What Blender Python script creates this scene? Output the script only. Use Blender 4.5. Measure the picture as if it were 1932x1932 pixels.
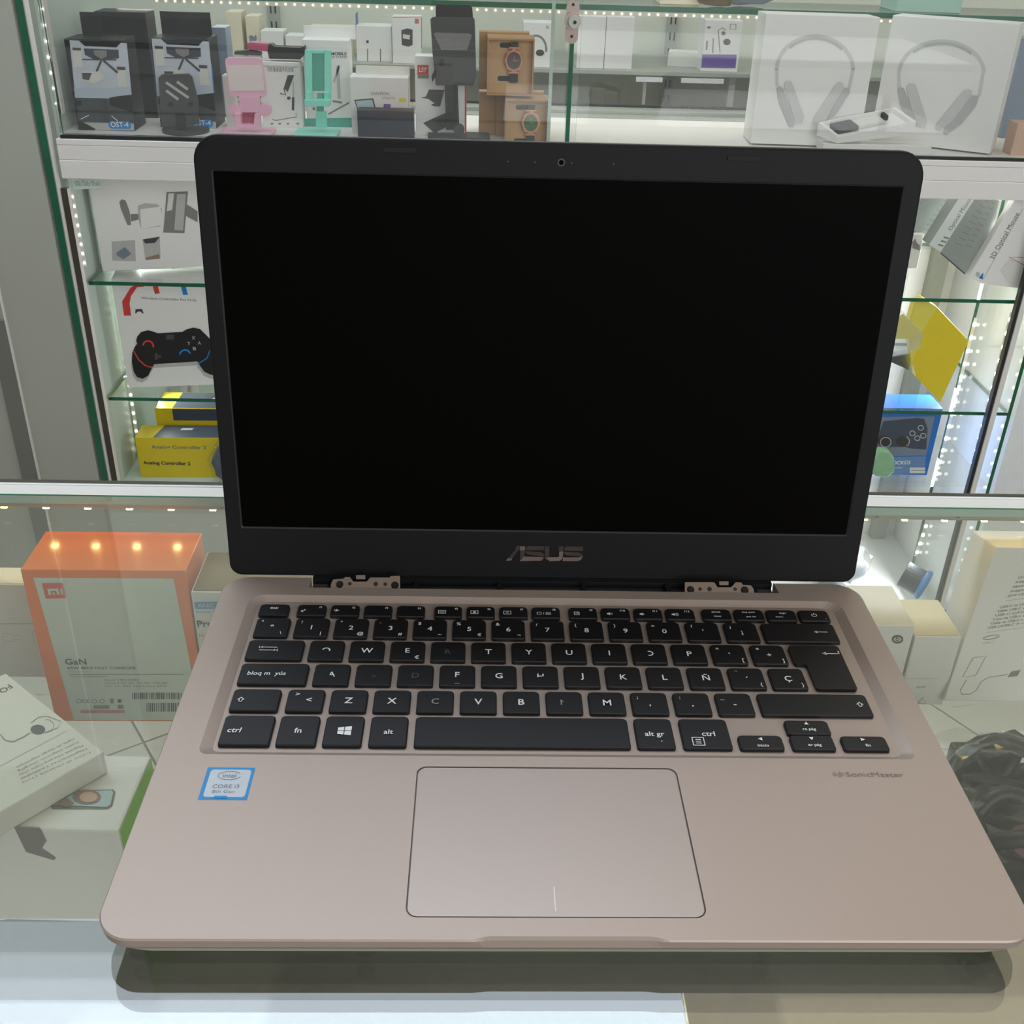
import bpy, bmesh, math, random
from mathutils import Vector as V, Matrix
random.seed(7)
for o in list(bpy.data.objects): bpy.data.objects.remove(o)
scene = bpy.context.scene
C = scene.collection
# ------------------------------------------------------------------ camera
CAM_POS = V((-0.0340, -0.2477, 0.3284)); PITCH, YAW, ROLL, FPX = 0.5202, -0.0348, 0.0315, 2050.3
def cam_axes():
    f = V((0, math.cos(PITCH), -math.sin(PITCH))); u = V((0, math.sin(PITCH), math.cos(PITCH))); r = V((1, 0, 0))
    Z = Matrix.Rotation(YAW, 3, 'Z'); f, u, r = Z @ f, Z @ u, Z @ r
    return math.cos(ROLL)*r + math.sin(ROLL)*u, -math.sin(ROLL)*r + math.cos(ROLL)*u, f
CR, CU, CF = cam_axes()
camd = bpy.data.cameras.new('camera'); cam = bpy.data.objects.new('camera', camd); C.objects.link(cam)
camd.sensor_fit = 'HORIZONTAL'; camd.sensor_width = 36; camd.lens = 36*FPX/1932; camd.clip_start = .01
cam.matrix_world = Matrix.Translation(CAM_POS) @ Matrix((CR, CU, -CF)).transposed().to_4x4()
scene.camera = cam
# ------------------------------------------------------------------ world and large lights
world = bpy.data.worlds.new('shop_daylight'); scene.world = world; world.use_nodes = True
bg = world.node_tree.nodes['Background']; bg.inputs[0].default_value = (.93, .97, 1, 1); bg.inputs[1].default_value = .42
scene.view_settings.view_transform = 'Standard'; scene.view_settings.look = 'None'; scene.view_settings.gamma = 1
scene.view_settings.use_curve_mapping = False; scene.view_settings.exposure = 0.0
try: scene.cycles.transparent_max_bounces = 32
except Exception: pass
def area_light(name, loc, sx, sy, power, col, rot=(0, 0, 0)):
    d = bpy.data.lights.new(name, 'AREA'); d.shape = 'RECTANGLE'; d.size = sx; d.size_y = sy; d.energy = power; d.color = col
    o = bpy.data.objects.new(name, d); o.location = loc; o.rotation_euler = rot; C.objects.link(o); return o
# daylight of the open shop front, behind the camera and to the right
area_light('shopfront_daylight', (1.2, -2.2, 1.0), 2.6, 2.0, 50, (.95, .98, 1), (math.radians(78), 0, math.radians(24)))

# ------------------------------------------------------------------ helpers
def ray(p): return CF + CR*((p[0]-966)/FPX) - CU*((p[1]-966)/FPX)
def atz(p, z): d = ray(p); return CAM_POS + d*((z-CAM_POS.z)/d.z)
def aty(p, y): d = ray(p); return CAM_POS + d*((y-CAM_POS.y)/d.y)
def conv(ox, oy, s): return lambda *pts: [(ox+x*s, oy+y*s) for x, y in pts] if len(pts) > 1 else (ox+pts[0][0]*s, oy+pts[0][1]*s)
c1 = conv(0, 0, .25880); c2 = conv(400, 0, .20704); c3 = conv(760, 0, .20704); c4 = conv(1050, 0, .2329); c5 = conv(1400, 0, .27536)
c6 = conv(0, 450, .25877); c7 = conv(0, 900, .25886); c8 = conv(0, 1250, .35303)
r1 = conv(1600, 280, .17594); r2 = conv(1600, 600, .18631); r3 = conv(1580, 920, .24841); r4 = conv(1580, 1300, .32714)
k1 = conv(400, 1080, .2588); k2 = conv(850, 1080, .2588); k3 = conv(1280, 1080, .2588)
def lin(c): return tuple((x/12.92 if x <= .04045 else ((x+.055)/1.055)**2.4) for x in (v/255 for v in c))
MATS = {}
def mat(name, col, rough=.5, metal=0., spec=.5, noise=.05, scale=60, bump=0., emit=0., coat=0.):
    if name in MATS: return MATS[name]
    m = bpy.data.materials.new(name); m.use_nodes = True; nt = m.node_tree; b = nt.nodes['Principled BSDF']
    c = lin(col); b.inputs['Roughness'].default_value = rough; b.inputs['Metallic'].default_value = metal
    b.inputs['Specular IOR Level'].default_value = spec; b.inputs['Coat Weight'].default_value = coat; b.inputs['Coat Roughness'].default_value = .08
    tc = nt.nodes.new('ShaderNodeTexCoord'); nz = nt.nodes.new('ShaderNodeTexNoise'); nz.inputs['Scale'].default_value = scale; nz.inputs['Detail'].default_value = 3
    nt.links.new(tc.outputs['Object'], nz.inputs['Vector'])
    mr = nt.nodes.new('ShaderNodeMapRange'); mr.inputs['To Min'].default_value = 1-noise; mr.inputs['To Max'].default_value = 1+noise
    nt.links.new(nz.outputs['Fac'], mr.inputs['Value'])
    mx = nt.nodes.new('ShaderNodeMix'); mx.data_type = 'RGBA'; mx.blend_type = 'MULTIPLY'; mx.inputs[0].default_value = 1; mx.inputs[6].default_value = (*c, 1)
    nt.links.new(mr.outputs[0], mx.inputs[7]); nt.links.new(mx.outputs[2], b.inputs['Base Color'])
    if bump:
        n2 = nt.nodes.new('ShaderNodeTexNoise'); n2.inputs['Scale'].default_value = scale*20; nt.links.new(tc.outputs['Object'], n2.inputs['Vector'])
        bp = nt.nodes.new('ShaderNodeBump'); bp.inputs['Strength'].default_value = bump; bp.inputs['Distance'].default_value = .0004
        nt.links.new(n2.outputs['Fac'], bp.inputs['Height']); nt.links.new(bp.outputs[0], b.inputs['Normal'])
    if emit:
        b.inputs['Emission Color'].default_value = (*c, 1); b.inputs['Emission Strength'].default_value = emit
    MATS[name] = m; return m
def glassmat(name, tint=(.93, .97, .95), f0=.04, rough=0., haze=0.):
    if name in MATS: return MATS[name]
    m = bpy.data.materials.new(name); m.use_nodes = True; nt = m.node_tree; nt.nodes.clear()
    L = nt.links.new; N = nt.nodes.new
    out = N('ShaderNodeOutputMaterial'); mix = N('ShaderNodeMixShader'); tr = N('ShaderNodeBsdfTransparent'); gl = N('ShaderNodeBsdfGlossy')
    tr.inputs[0].default_value = (*tint, 1); gl.inputs['Roughness'].default_value = rough
    g = N('ShaderNodeNewGeometry'); dp = N('ShaderNodeVectorMath'); dp.operation = 'DOT_PRODUCT'; L(g.outputs['Incoming'], dp.inputs[0]); L(g.outputs['Normal'], dp.inputs[1])
    ab = N('ShaderNodeMath'); ab.operation = 'ABSOLUTE'; L(dp.outputs['Value'], ab.inputs[0])
    s = N('ShaderNodeMath'); s.operation = 'SUBTRACT'; s.inputs[0].default_value = 1; L(ab.outputs[0], s.inputs[1])
    p = N('ShaderNodeMath'); p.operation = 'POWER'; p.inputs[1].default_value = 5; L(s.outputs[0], p.inputs[0])
    ma = N('ShaderNodeMath'); ma.operation = 'MULTIPLY_ADD'; ma.inputs[1].default_value = 1-f0; ma.inputs[2].default_value = f0; ma.use_clamp = True; L(p.outputs[0], ma.inputs[0])
    L(ma.outputs[0], mix.inputs[0]); L(tr.outputs[0], mix.inputs[1]); L(gl.outputs[0], mix.inputs[2])
    last = mix
    if haze:   # diffuse veil; on the panes it stands in for hazy reflections
        df = N('ShaderNodeBsdfDiffuse'); df.inputs[0].default_value = (.8, .8, .76, 1); m2 = N('ShaderNodeMixShader')
        tc = N('ShaderNodeTexCoord'); nz = N('ShaderNodeTexNoise'); nz.inputs['Scale'].default_value = 9; nz.inputs['Detail'].default_value = 6; L(tc.outputs['Object'], nz.inputs['Vector'])
        mr = N('ShaderNodeMapRange'); mr.inputs['From Min'].default_value = .3; mr.inputs['From Max'].default_value = .7; mr.inputs['To Min'].default_value = haze*.6; mr.inputs['To Max'].default_value = haze*1.4
        L(nz.outputs['Fac'], mr.inputs[0]); L(mr.outputs[0], m2.inputs[0]); L(mix.outputs[0], m2.inputs[1]); L(df.outputs[0], m2.inputs[2]); last = m2
    L(last.outputs[0], out.inputs[0]); MATS[name] = m; return m
ROOT = {}
def thing(name, label, cat, loc, group=None, kind=None):
    o = bpy.data.objects.new(name, None); o.empty_display_size = .02; C.objects.link(o); o.location = loc
    tag(o, label, cat, group, kind); ROOT[o] = V(loc); return o
def tag(o, label=None, cat=None, group=None, kind=None):
    if label: o['label'] = label
    if cat: o['category'] = cat
    if group: o['group'] = group
    if kind: o['kind'] = kind
    return o
def link(name, me, mats, parent=None, smooth=False):
    for m in (mats if isinstance(mats, (list, tuple)) else [mats]): me.materials.append(m)
    if smooth:
        for p in me.polygons: p.use_smooth = True
    o = bpy.data.objects.new(name, me); C.objects.link(o)
    if parent is not None:
        o.parent = parent; off = ROOT[parent]; ROOT[o] = off
    else:
        # a top-level mesh gets its origin at the middle of its foot
        xs = [v.co for v in me.vertices]
        off = V(((min(c.x for c in xs)+max(c.x for c in xs))/2, (min(c.y for c in xs)+max(c.y for c in xs))/2, min(c.z for c in xs)))
        o.location = off; ROOT[o] = off
    me.transform(Matrix.Translation(-off)); return o
def frombm(name, bm, mats, parent=None, smooth=False):
    bmesh.ops.recalc_face_normals(bm, faces=bm.faces)
    me = bpy.data.meshes.new(name); bm.to_mesh(me); bm.free(); return link(name, me, mats, parent, smooth)
def mk(name, verts, faces, mats, parent=None, smooth=False):
    me = bpy.data.meshes.new(name); me.from_pydata([tuple(v) for v in verts], [], faces); me.update(); return link(name, me, mats, parent, smooth)
def addbox(bm, o, ex, ey, ez):
    o = V(o); ex, ey, ez = V(ex), V(ey), V(ez)
    vs = [bm.verts.new(o+ex*i+ey*j+ez*k) for k in (0, 1) for j in (0, 1) for i in (0, 1)]
    fs = [bm.faces.new([vs[i] for i in f]) for f in ((0, 2, 3, 1), (4, 5, 7, 6), (0, 1, 5, 4), (2, 6, 7, 3), (0, 4, 6, 2), (1, 3, 7, 5))]
    return vs, fs
def bev(bm, w, seg=2):
    bmesh.ops.bevel(bm, geom=list(bm.edges), offset=w, segments=seg, affect='EDGES', profile=.5, clamp_overlap=True)
def box(name, lo, hi, m, parent=None, b=0., seg=2):
    bm = bmesh.new(); lo, hi = V(lo), V(hi); d = hi-lo
    addbox(bm, lo, (d.x, 0, 0), (0, d.y, 0), (0, 0, d.z))
    if b: bev(bm, b, seg)
    return frombm(name, bm, m, parent)
def slab(name, lo, hi, parent=None, thin=2, g='glass', e='edge'):
    """a glass sheet: clear faces across the thin axis, green cut edges"""
    bm = bmesh.new(); lo, hi = V(lo), V(hi); d = hi-lo
    addbox(bm, lo, (d.x, 0, 0), (0, d.y, 0), (0, 0, d.z)); bmesh.ops.recalc_face_normals(bm, faces=bm.faces)
    for f in bm.faces: f.material_index = 0 if abs(f.normal[thin]) > .5 else 1
    return frombm(name, bm, [M[g], M[e]], parent)
def addprism(bm, pts, vec):
    vec = V(vec); a = [bm.verts.new(V(p)) for p in pts]; b = [bm.verts.new(V(p)+vec) for p in pts]; n = len(pts)
    bm.faces.new(a); bm.faces.new(b[::-1])
    for i in range(n): bm.faces.new([a[i], b[i], b[(i+1) % n], a[(i+1) % n]])
def prism(name, pts, vec, m, parent=None, b=0., seg=2, smooth=False):
    bm = bmesh.new(); addprism(bm, pts, vec)
    if b: bev(bm, b, seg)
    return frombm(name, bm, m, parent, smooth)
def addtube(bm, pts, r, n=8, closed=False, caps=True):
    pts = [V(p) for p in pts]; rings = []; N = len(pts); up = V((.123, .456, .88)).normalized()
    for i, p in enumerate(pts):
        a = pts[(i-1) % N] if (closed or i > 0) else p; c = pts[(i+1) % N] if (closed or i < N-1) else p
        t = (c-a).normalized(); s = t.cross(up)
        if s.length < 1e-4: s = t.orthogonal()
        s.normalize(); w = s.cross(t); up = w; rr = r[i] if isinstance(r, (list, tuple)) else r
        rings.append([bm.verts.new(p+(s*math.cos(2*math.pi*k/n)+w*math.sin(2*math.pi*k/n))*rr) for k in range(n)])
    for i in range(N if closed else N-1):
        A, B = rings[i], rings[(i+1) % N]
        for k in range(n): bm.faces.new([A[k], A[(k+1) % n], B[(k+1) % n], B[k]])
    if caps and not closed: bm.faces.new(rings[0][::-1]); bm.faces.new(rings[-1])
def tube(name, pts, r, m, parent=None, n=8, closed=False):
    bm = bmesh.new(); addtube(bm, pts, r, n, closed); return frombm(name, bm, m, parent, True)
def adddisc(bm, c, ax, r, h, n=20, r2=None):
    """short cylinder from c along ax"""
    ax = V(ax).normalized(); s = ax.orthogonal().normalized(); w = ax.cross(s); c = V(c); r2 = r if r2 is None else r2
    A = [bm.verts.new(c+(s*math.cos(2*math.pi*k/n)+w*math.sin(2*math.pi*k/n))*r) for k in range(n)]
    B = [bm.verts.new(c+ax*h+(s*math.cos(2*math.pi*k/n)+w*math.sin(2*math.pi*k/n))*r2) for k in range(n)]
    bm.faces.new(A[::-1]); bm.faces.new(B)
    for k in range(n): bm.faces.new([A[k], A[(k+1) % n], B[(k+1) % n], B[k]])
def disc(name, c, ax, r, h, m, parent=None, n=20, r2=None):
    bm = bmesh.new(); adddisc(bm, c, ax, r, h, n, r2); return frombm(name, bm, m, parent)
def rrect(x0, x1, y0, y1, r, n=5):
    rs = r if isinstance(r, (list, tuple)) else [r]*4   # order: BL BR TR TL
    out = []
    for (cx, cy, a0, q) in ((x0+rs[0], y0+rs[0], 180, rs[0]), (x1-rs[1], y0+rs[1], 270, rs[1]), (x1-rs[2], y1-rs[2], 0, rs[2]), (x0+rs[3], y1-rs[3], 90, rs[3])):
        for k in range(n+1):
            a = math.radians(a0+90*k/n); out.append((cx+q*math.cos(a), cy+q*math.sin(a)))
    return out
TEXTC = {}
def text_geo(s, shear=0, bold=0.):
    key = (s, shear, bold)
    if key not in TEXTC:
        cu = bpy.data.curves.new('lettering', 'FONT'); cu.body = s; cu.shear = shear; cu.offset = bold; cu.resolution_u = 3
        o = bpy.data.objects.new('lettering', cu); me = bpy.data.meshes.new_from_object(o)
        vs = [(v.co.x, v.co.y) for v in me.vertices]; fs = [tuple(p.vertices) for p in me.polygons]
        bpy.data.objects.remove(o); bpy.data.curves.remove(cu); bpy.data.meshes.remove(me); TEXTC[key] = (vs, fs)
    return TEXTC[key]
class Face:
    """a flat face in the scene that carries print; u right, v up, in metres"""
    def __init__(s, o, ex, ey, parent): s.o = V(o); s.ex = V(ex).normalized(); s.ey = V(ey).normalized(); s.n = s.ex.cross(s.ey).normalized(); s.par = parent; s.acc = {}
    def uv(s, p):
        d = ray(p); t = (s.o-CAM_POS).dot(s.n)/d.dot(s.n); q = CAM_POS+d*t-s.o; return q.dot(s.ex), q.dot(s.ey)
    def w(s, u, v, l): return s.o+s.ex*u+s.ey*v+s.n*l
    def bm(s, name, m): return s.acc.setdefault((name, m), bmesh.new())
    def polyuv(s, pts, m, layer=1, name='printed_panel', lift=.0003):
        b = s.bm(name, m); n = len(pts)
        top = [b.verts.new(s.w(u, v, lift*layer)) for u, v in pts]
        b.faces.new(top)
    def poly(s, pts, m, layer=1, name='printed_panel'): s.polyuv([s.uv(p) for p in pts], m, layer, name)
    def rect(s, x0, y0, x1, y1, m, layer=1, name='printed_panel'): s.poly([(x0, y0), (x1, y0), (x1, y1), (x0, y1)], m, layer, name)
    def ell(s, c, rx, ry, m, layer=1, name='printed_picture', rot=0, n=22):
        ca, sa = math.cos(rot), math.sin(rot)
        s.poly([(c[0]+rx*math.cos(a)*ca-ry*math.sin(a)*sa, c[1]+rx*math.cos(a)*sa+ry*math.sin(a)*ca) for a in (2*math.pi*k/n for k in range(n))], m, layer, name)
    def ring(s, c, rx, ry, wpx, m, layer=1, name='printed_picture', a0=0, a1=360, n=28, rot=0):
        ca, sa = math.cos(rot), math.sin(rot); pts = []
        for k in range(n+1):
            a = math.radians(a0+(a1-a0)*k/n); x, y = rx*math.cos(a), ry*math.sin(a); pts.append((c[0]+x*ca-y*sa, c[1]+x*sa+y*ca))
        s.line(pts, wpx, m, layer, name)
    def line(s, pts, wpx, m, layer=1, name='printed_picture'):
        b = s.bm(name, m); L = []
        for i, p in enumerate(pts):
            a = pts[max(i-1, 0)]; c = pts[min(i+1, len(pts)-1)]; dx, dy = c[0]-a[0], c[1]-a[1]; h = math.hypot(dx, dy) or 1
            w_ = (wpx[i] if isinstance(wpx, (list, tuple)) else wpx)/2
            nx, ny = -dy/h*w_, dx/h*w_
            L.append([b.verts.new(s.w(*s.uv((p[0]+k*nx, p[1]+k*ny)), .0003*layer)) for k in (-1, 1)])
        for i in range(len(L)-1): b.faces.new([L[i][0], L[i+1][0], L[i+1][1], L[i][1]])
    def textuv(s, t, u, v, h, m, layer=2, name='printed_text', align='c', shear=0, bold=0., width=None, d=(1, 0), clip=None):
        vs, fs = text_geo(t, shear, bold)
        if not vs: return
        x0 = min(p[0] for p in vs); x1 = max(p[0] for p in vs); y0 = min(p[1] for p in vs); y1 = max(p[1] for p in vs)
        sy = h/.7; sx = sy if width is None else width/max(x1-x0, 1e-6)
        if h is None or h == 0: sy = sx
        ox = {'c': (x0+x1)/2, 'l': x0, 'r': x1}[align]; oy = .35 if align == 'c' else 0
        tb = bmesh.new(); bv = [tb.verts.new(((x-ox), (y-oy), 0)) for x, y in vs]
        for f in fs:
            try: tb.faces.new([bv[i] for i in f])
            except ValueError: pass
        for (cx, cy, nx, ny) in (clip or []):
            bmesh.ops.bisect_plane(tb, geom=tb.verts[:]+tb.edges[:]+tb.faces[:], plane_co=(cx, cy, 0), plane_no=(nx, ny, 0), clear_outer=True)
        b = s.bm(name, m); dx, dy = d; mp = {}
        for q in tb.verts:
            a, c = q.co.x*sx, q.co.y*sy; mp[q] = b.verts.new(s.w(u+a*dx-c*dy, v+a*dy+c*dx, .0003*layer))
        for f in tb.faces:
            try: b.faces.new([mp[q] for q in f.verts])
            except ValueError: pass
        tb.free()
    def text(s, t, pl, pr_, m, hpx=None, layer=2, name='printed_text', shear=0, bold=0.):
        """lettering whose baseline runs from pixel pl to pixel pr_"""
        a = s.uv(pl); c = s.uv(pr_); du, dv = c[0]-a[0], c[1]-a[1]; wd = math.hypot(du, dv) or 1e-6
        h = 0
        if hpx:
            e = s.uv((pl[0], pl[1]-hpx)); h = math.hypot(e[0]-a[0], e[1]-a[1])
        s.textuv(t, a[0], a[1], h, m, layer, name, 'l', shear, bold, wd, (du/wd, dv/wd))
    def done(s):
        for (name, m), b in s.acc.items():
            for f in b.faces:
                f.normal_update()
                if f.normal.dot(s.n) < 0: f.normal_flip()
            bmesh.ops.triangulate(b, faces=b.faces[:])
            me = bpy.data.meshes.new(name); b.to_mesh(me); b.free(); link(name, me, m, s.par)
        s.acc = {}
def carton(name, label, cat, o, ex, ey, depth, m, group=None, b=.0007, body='carton', kind=None):
    """a box: front face from corner o with edge vectors ex (right) and ey (up); it runs back by depth. Returns thing, body, faces"""
    o, ex, ey = V(o), V(ex), V(ey); n = ex.cross(ey).normalized(); ez = -n*depth
    foot = o+ex*.5+ez*.5
    t = thing(name, label, cat, foot, group, kind); bm = bmesh.new(); addbox(bm, o, ex, ez, ey); bev(bm, b, 2)
    bo = frombm(body, bm, m, t)
    F = dict(front=Face(o, ex, ey, t), top=Face(o+ey, ex, ez, t), right=Face(o+ex, ez, ey, t), left=Face(o+ez, -ez, ey, t))
    return t, bo, F
def carton_px(name, label, cat, bl, br, topy, m, z, depth, y=None, yaw=False, group=None, lean=0, **kw):
    """base front corners from pixels on a shelf at height z (or at distance y); topy = pixel row of the top left corner"""
    a = atz(bl, z) if y is None else V((aty(bl, y).x, y, z))
    c = atz(br, z) if yaw else V((aty((br[0], br[1]), a.y).x, a.y, z))
    h = aty((bl[0], topy), a.y).z-z
    ex = c-a; nn = V((-ex.y, ex.x, 0)).normalized()
    ey = V((0, 0, math.cos(lean)))*h+nn*(math.sin(lean)*h)
    return carton(name, label, cat, a+V((0, 0, max(0, math.sin(lean))*0)), ex, ey, depth, m, group, **kw)

# ------------------------------------------------------------------ materials
M = {}
M['glass'] = glassmat('clear_glass', (.975, .985, .98)); M['door_glass'] = glassmat('door_glass', (.985, .988, .98), haze=.022); M['top_glass'] = glassmat('counter_glass', (.97, .975, .935), f0=.08, haze=.02)
M['film'] = glassmat('clear_film', (.93, .95, .95), f0=.06, rough=.12, haze=.16)
M['bagfilm'] = glassmat('bag_film', (.97, .975, .975), f0=.025, rough=.08, haze=.006)
M['edge'] = mat('green_glass_edge', (28, 92, 66), .25, noise=.25, scale=25)
M['edge_pale'] = mat('pale_glass_edge', (158, 178, 164), .3, noise=.2, scale=25)
M['alu'] = mat('white_aluminium', (222, 217, 212), .42, noise=.02)
M['alu_grey'] = mat('grey_aluminium', (168, 172, 164), .38, metal=.35, noise=.06)
M['gasket'] = mat('black_gasket', (22, 22, 22), .6)
M['panel'] = mat('cream_panel', (166, 166, 155), .6, noise=.04, scale=4)
M['panel_dark'] = mat('grey_strip', (112, 112, 104), .5, noise=.1, scale=8)
M['bronze'] = mat('dark_strip', (66, 58, 48), .4, noise=.25, scale=9)
M['inner'] = mat('pale_green_board', (190, 202, 192), .5, noise=.05, scale=6)
M['backwall'] = mat('sage_wall', (206, 208, 192), .6, noise=.06, scale=3)
M['white'] = mat('white_card', (228, 226, 222), .5, noise=.02)
M['white2'] = mat('off_white_card', (214, 212, 204), .5, noise=.02)
M['cream'] = mat('cream_card', (224, 214, 186), .5, noise=.03)
M['plastic_white'] = mat('white_plastic', (226, 228, 228), .35)
M['black'] = mat('black_plastic', (20, 20, 22), .45); M['black_card'] = mat('black_card', (17, 19, 24), .45, spec=.3)
M['navy'] = mat('navy_card', (46, 50, 62), .5); M['grey_dark'] = mat('charcoal_plastic', (66, 66, 66), .5); M['grey_mid'] = mat('grey_print', (128, 126, 124), .6)
M['grey_light'] = mat('pale_grey_print', (182, 180, 176), .6); M['ink'] = mat('dark_ink', (58, 56, 56), .6); M['ink_soft'] = mat('soft_ink', (122, 120, 116), .6)
M['pink'] = mat('pink_plastic', (238, 184, 206), .4); M['pink_dark'] = mat('deep_pink_plastic', (184, 82, 116), .4); M['mirror_pad'] = mat('pale_pad', (232, 216, 214), .3)
M['teal'] = mat('mint_plastic', (144, 228, 208), .4); M['teal_dark'] = mat('deep_mint_plastic', (78, 168, 148), .45)  # second, deeper mint for the back panel, grid and printed band
M['kraft'] = mat('kraft_card', (178, 138, 96), .7, noise=.06, scale=30); M['kraft_in'] = mat('kraft_card_light', (198, 160, 118), .7, noise=.05, scale=30)
M['rose_gold'] = mat('rose_gold', (226, 160, 130), .22, metal=.9); M['dial_grey'] = mat('grey_dial', (84, 74, 74), .25, coat=.6); M['dial_green'] = mat('green_dial', (70, 104, 62), .25, coat=.6)
M['strap_green'] = mat('green_strap', (28, 62, 46), .5); M['strap_black'] = mat('black_strap', (34, 34, 38), .5)
M['lock'] = mat('brass_lock', (166, 148, 140), .3, metal=.7); M['lock_dark'] = mat('keyhole_dark', (30, 24, 20), .5)
M['red'] = mat('red_print', (206, 58, 56), .5); M['red_soft'] = mat('soft_red_print', (196, 106, 96), .55); M['blue_print'] = mat('blue_print', (20, 130, 200), .45)
M['sky'] = mat('sky_print', (196, 203, 214), .4, noise=.06, scale=14); M['road'] = mat('road_print', (62, 66, 72), .4, noise=.15, scale=30); M['sky_low'] = mat('sky_low_print', (182, 194, 206), .4)
M['purple'] = mat('purple_print', (112, 92, 160), .5); M['yellow'] = mat('yellow_card', (222, 198, 40), .45, noise=.04); M['yellow_side'] = mat('yellow_pale_card', (222, 208, 92), .45)
M['orange'] = mat('orange_card', (240, 122, 40), .22, coat=.4, noise=.02); M['orange_side'] = mat('orange_print', (214, 98, 64), .3)
M['mi_panel'] = mat('pale_sage_card', (206, 214, 202), .35); M['anc_top'] = mat('olive_brown_card', (112, 98, 68), .5); M['anc_blue'] = mat('light_blue_label', (86, 156, 206), .5)
M['lime'] = mat('lime_card', (134, 204, 50), .4); M['skin'] = mat('warm_print', (206, 168, 146), .5); M['screen_print'] = mat('pale_blue_print', (176, 200, 204), .5); M['brownish'] = mat('brown_print', (146, 122, 108), .55)
M['blue_box'] = mat('blue_card', (36, 110, 190), .4); M['blue_grey'] = mat('blue_grey_card', (104, 136, 180), .4); M['slate'] = mat('slate_print', (118, 130, 146), .5); M['slate_dark'] = mat('dark_slate_print', (66, 74, 88), .45)
M['sponge'] = mat('sage_green_foam', (140, 184, 144), .8, noise=.12, bump=.5); M['mouse_grey'] = mat('grey_green_card', (142, 150, 144), .5); M['mouse_spine'] = mat('pale_spine_card', (206, 212, 206), .5)
M['deck'] = mat('champagne_paint', (169, 151, 141), .42, metal=.32, noise=.012, scale=300, bump=.06)
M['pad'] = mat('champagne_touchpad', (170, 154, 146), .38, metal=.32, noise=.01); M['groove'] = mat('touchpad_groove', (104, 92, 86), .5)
M['under'] = mat('base_underside', (168, 164, 146), .6, noise=.08, scale=20)
M['key'] = mat('key_black', (19, 16, 18), .5, spec=.38, noise=.1, scale=160); M['legend'] = mat('key_legend', (224, 222, 220), .5); M['legend_dim'] = mat('key_legend_worn', (74, 70, 70), .5); M['legend_mid'] = mat('key_legend_rubbed', (140, 136, 134), .5)
M['bezel'] = mat('bezel_black', (12, 11, 13), .6, spec=.25, bump=.15); M['screen'] = mat('display_panel', (4, 3, 2), .5, spec=.03, noise=.02); M['bezel_lip'] = mat('bezel_lip', (46, 45, 46), .4); M['lidshell'] = mat('lid_shell', (70, 64, 62), .4, metal=.4)
M['steel'] = mat('hinge_steel', (150, 130, 118), .34, metal=.8); M['screw'] = mat('black_screw', (26, 24, 24), .35, metal=.5); M['rubber'] = mat('rubber', (18, 18, 18), .8); M['logo_a'] = mat('logo_silver', (158, 140, 132), .25, metal=.8); M['logo_b'] = mat('logo_silver_dim', (86, 76, 74), .3, metal=.7)
M['sticker_blue'] = mat('sticker_blue', (20, 130, 190), .35); M['sticker_grey'] = mat('sticker_silver', (186, 190, 196), .3, metal=.2); M['sticker_text'] = mat('sticker_text', (110, 120, 136), .5); M['deck_print'] = mat('faint_deck_print', (126, 110, 102), .5)
M['tile'] = mat('cream_floor_tile', (206, 200, 186), .35, noise=.05, scale=5); M['grout'] = mat('grout', (140, 134, 122), .8)
M['ceiling'] = mat('ceiling_paint', (226, 224, 216), .8, noise=.02, scale=2)
M['hp_mid'] = mat('headphone_print', (178, 178, 176), .6); M['hp_light'] = mat('headphone_print_pale', (198, 197, 194), .6)
M['shade_board'] = mat('interior_shade_board', (58, 58, 50), .6, noise=.1, scale=10); M['led_soft'] = mat('led_soft', (255, 240, 180), .4, emit=3.5); M['mint_pale'] = mat('pale_mint_card', (156, 192, 178), .5)  # board colour darkened to put shade inside the counter
M['led'] = mat('led_white', (255, 252, 240), .4, emit=7); M['led_warm'] = mat('led_warm', (255, 232, 150), .4, emit=34); M['led_tape'] = mat('led_tape', (214, 214, 206), .5); M['led_tape_warm'] = mat('led_tape_copper', (214, 150, 90), .5)
M['cable'] = mat('black_cable', (20, 18, 19), .4); M['maroon'] = mat('maroon_pouch', (112, 64, 66), .6, noise=.2); M['blue_cap'] = mat('blue_ring', (76, 140, 208), .4); M['bag_dark'] = mat('slate_goods', (84, 92, 104), .5, noise=.3, scale=30)

# ------------------------------------------------------------------ the room
FLOOR = -.95; XR_ = .842
fl = box('floor', (-2.4, -2.4, FLOOR-.05), (2.4, 2.4, FLOOR-.004), M['grout']); tag(fl, kind='structure')
tile_me = None; ang = math.atan2(.063, .097); ts = .31
for i in range(-6, 7):
    for j in range(-6, 7):
        cx = -.60+math.cos(ang)*(i+.5)*ts-math.sin(ang)*(j+.5)*ts; cy = 1.175+math.sin(ang)*(i+.5)*ts+math.cos(ang)*(j+.5)*ts
        if not (-1.2 < cx < 1.3 and -.2 < cy < 2.0): continue
        if tile_me is None:
            bm = bmesh.new(); g = ts/2-.002; addbox(bm, (-g, -g, 0), (2*g, 0, 0), (0, 2*g, 0), (0, 0, .006)); bmesh.ops.recalc_face_normals(bm, faces=bm.faces)
            tile_me = bpy.data.meshes.new('floor_tile'); bm.to_mesh(tile_me); bm.free(); tile_me.materials.append(M['tile'])
        o = bpy.data.objects.new('floor_tile', tile_me); C.objects.link(o); o.parent = fl; o.location = V((cx, cy, FLOOR-.006))-ROOT[fl]; o.rotation_euler.z = ang
tag(box('ceiling', (-2.4, -1.6, 1.86), (2.4, 2.4, 1.9), M['ceiling']), kind='structure')
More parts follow.
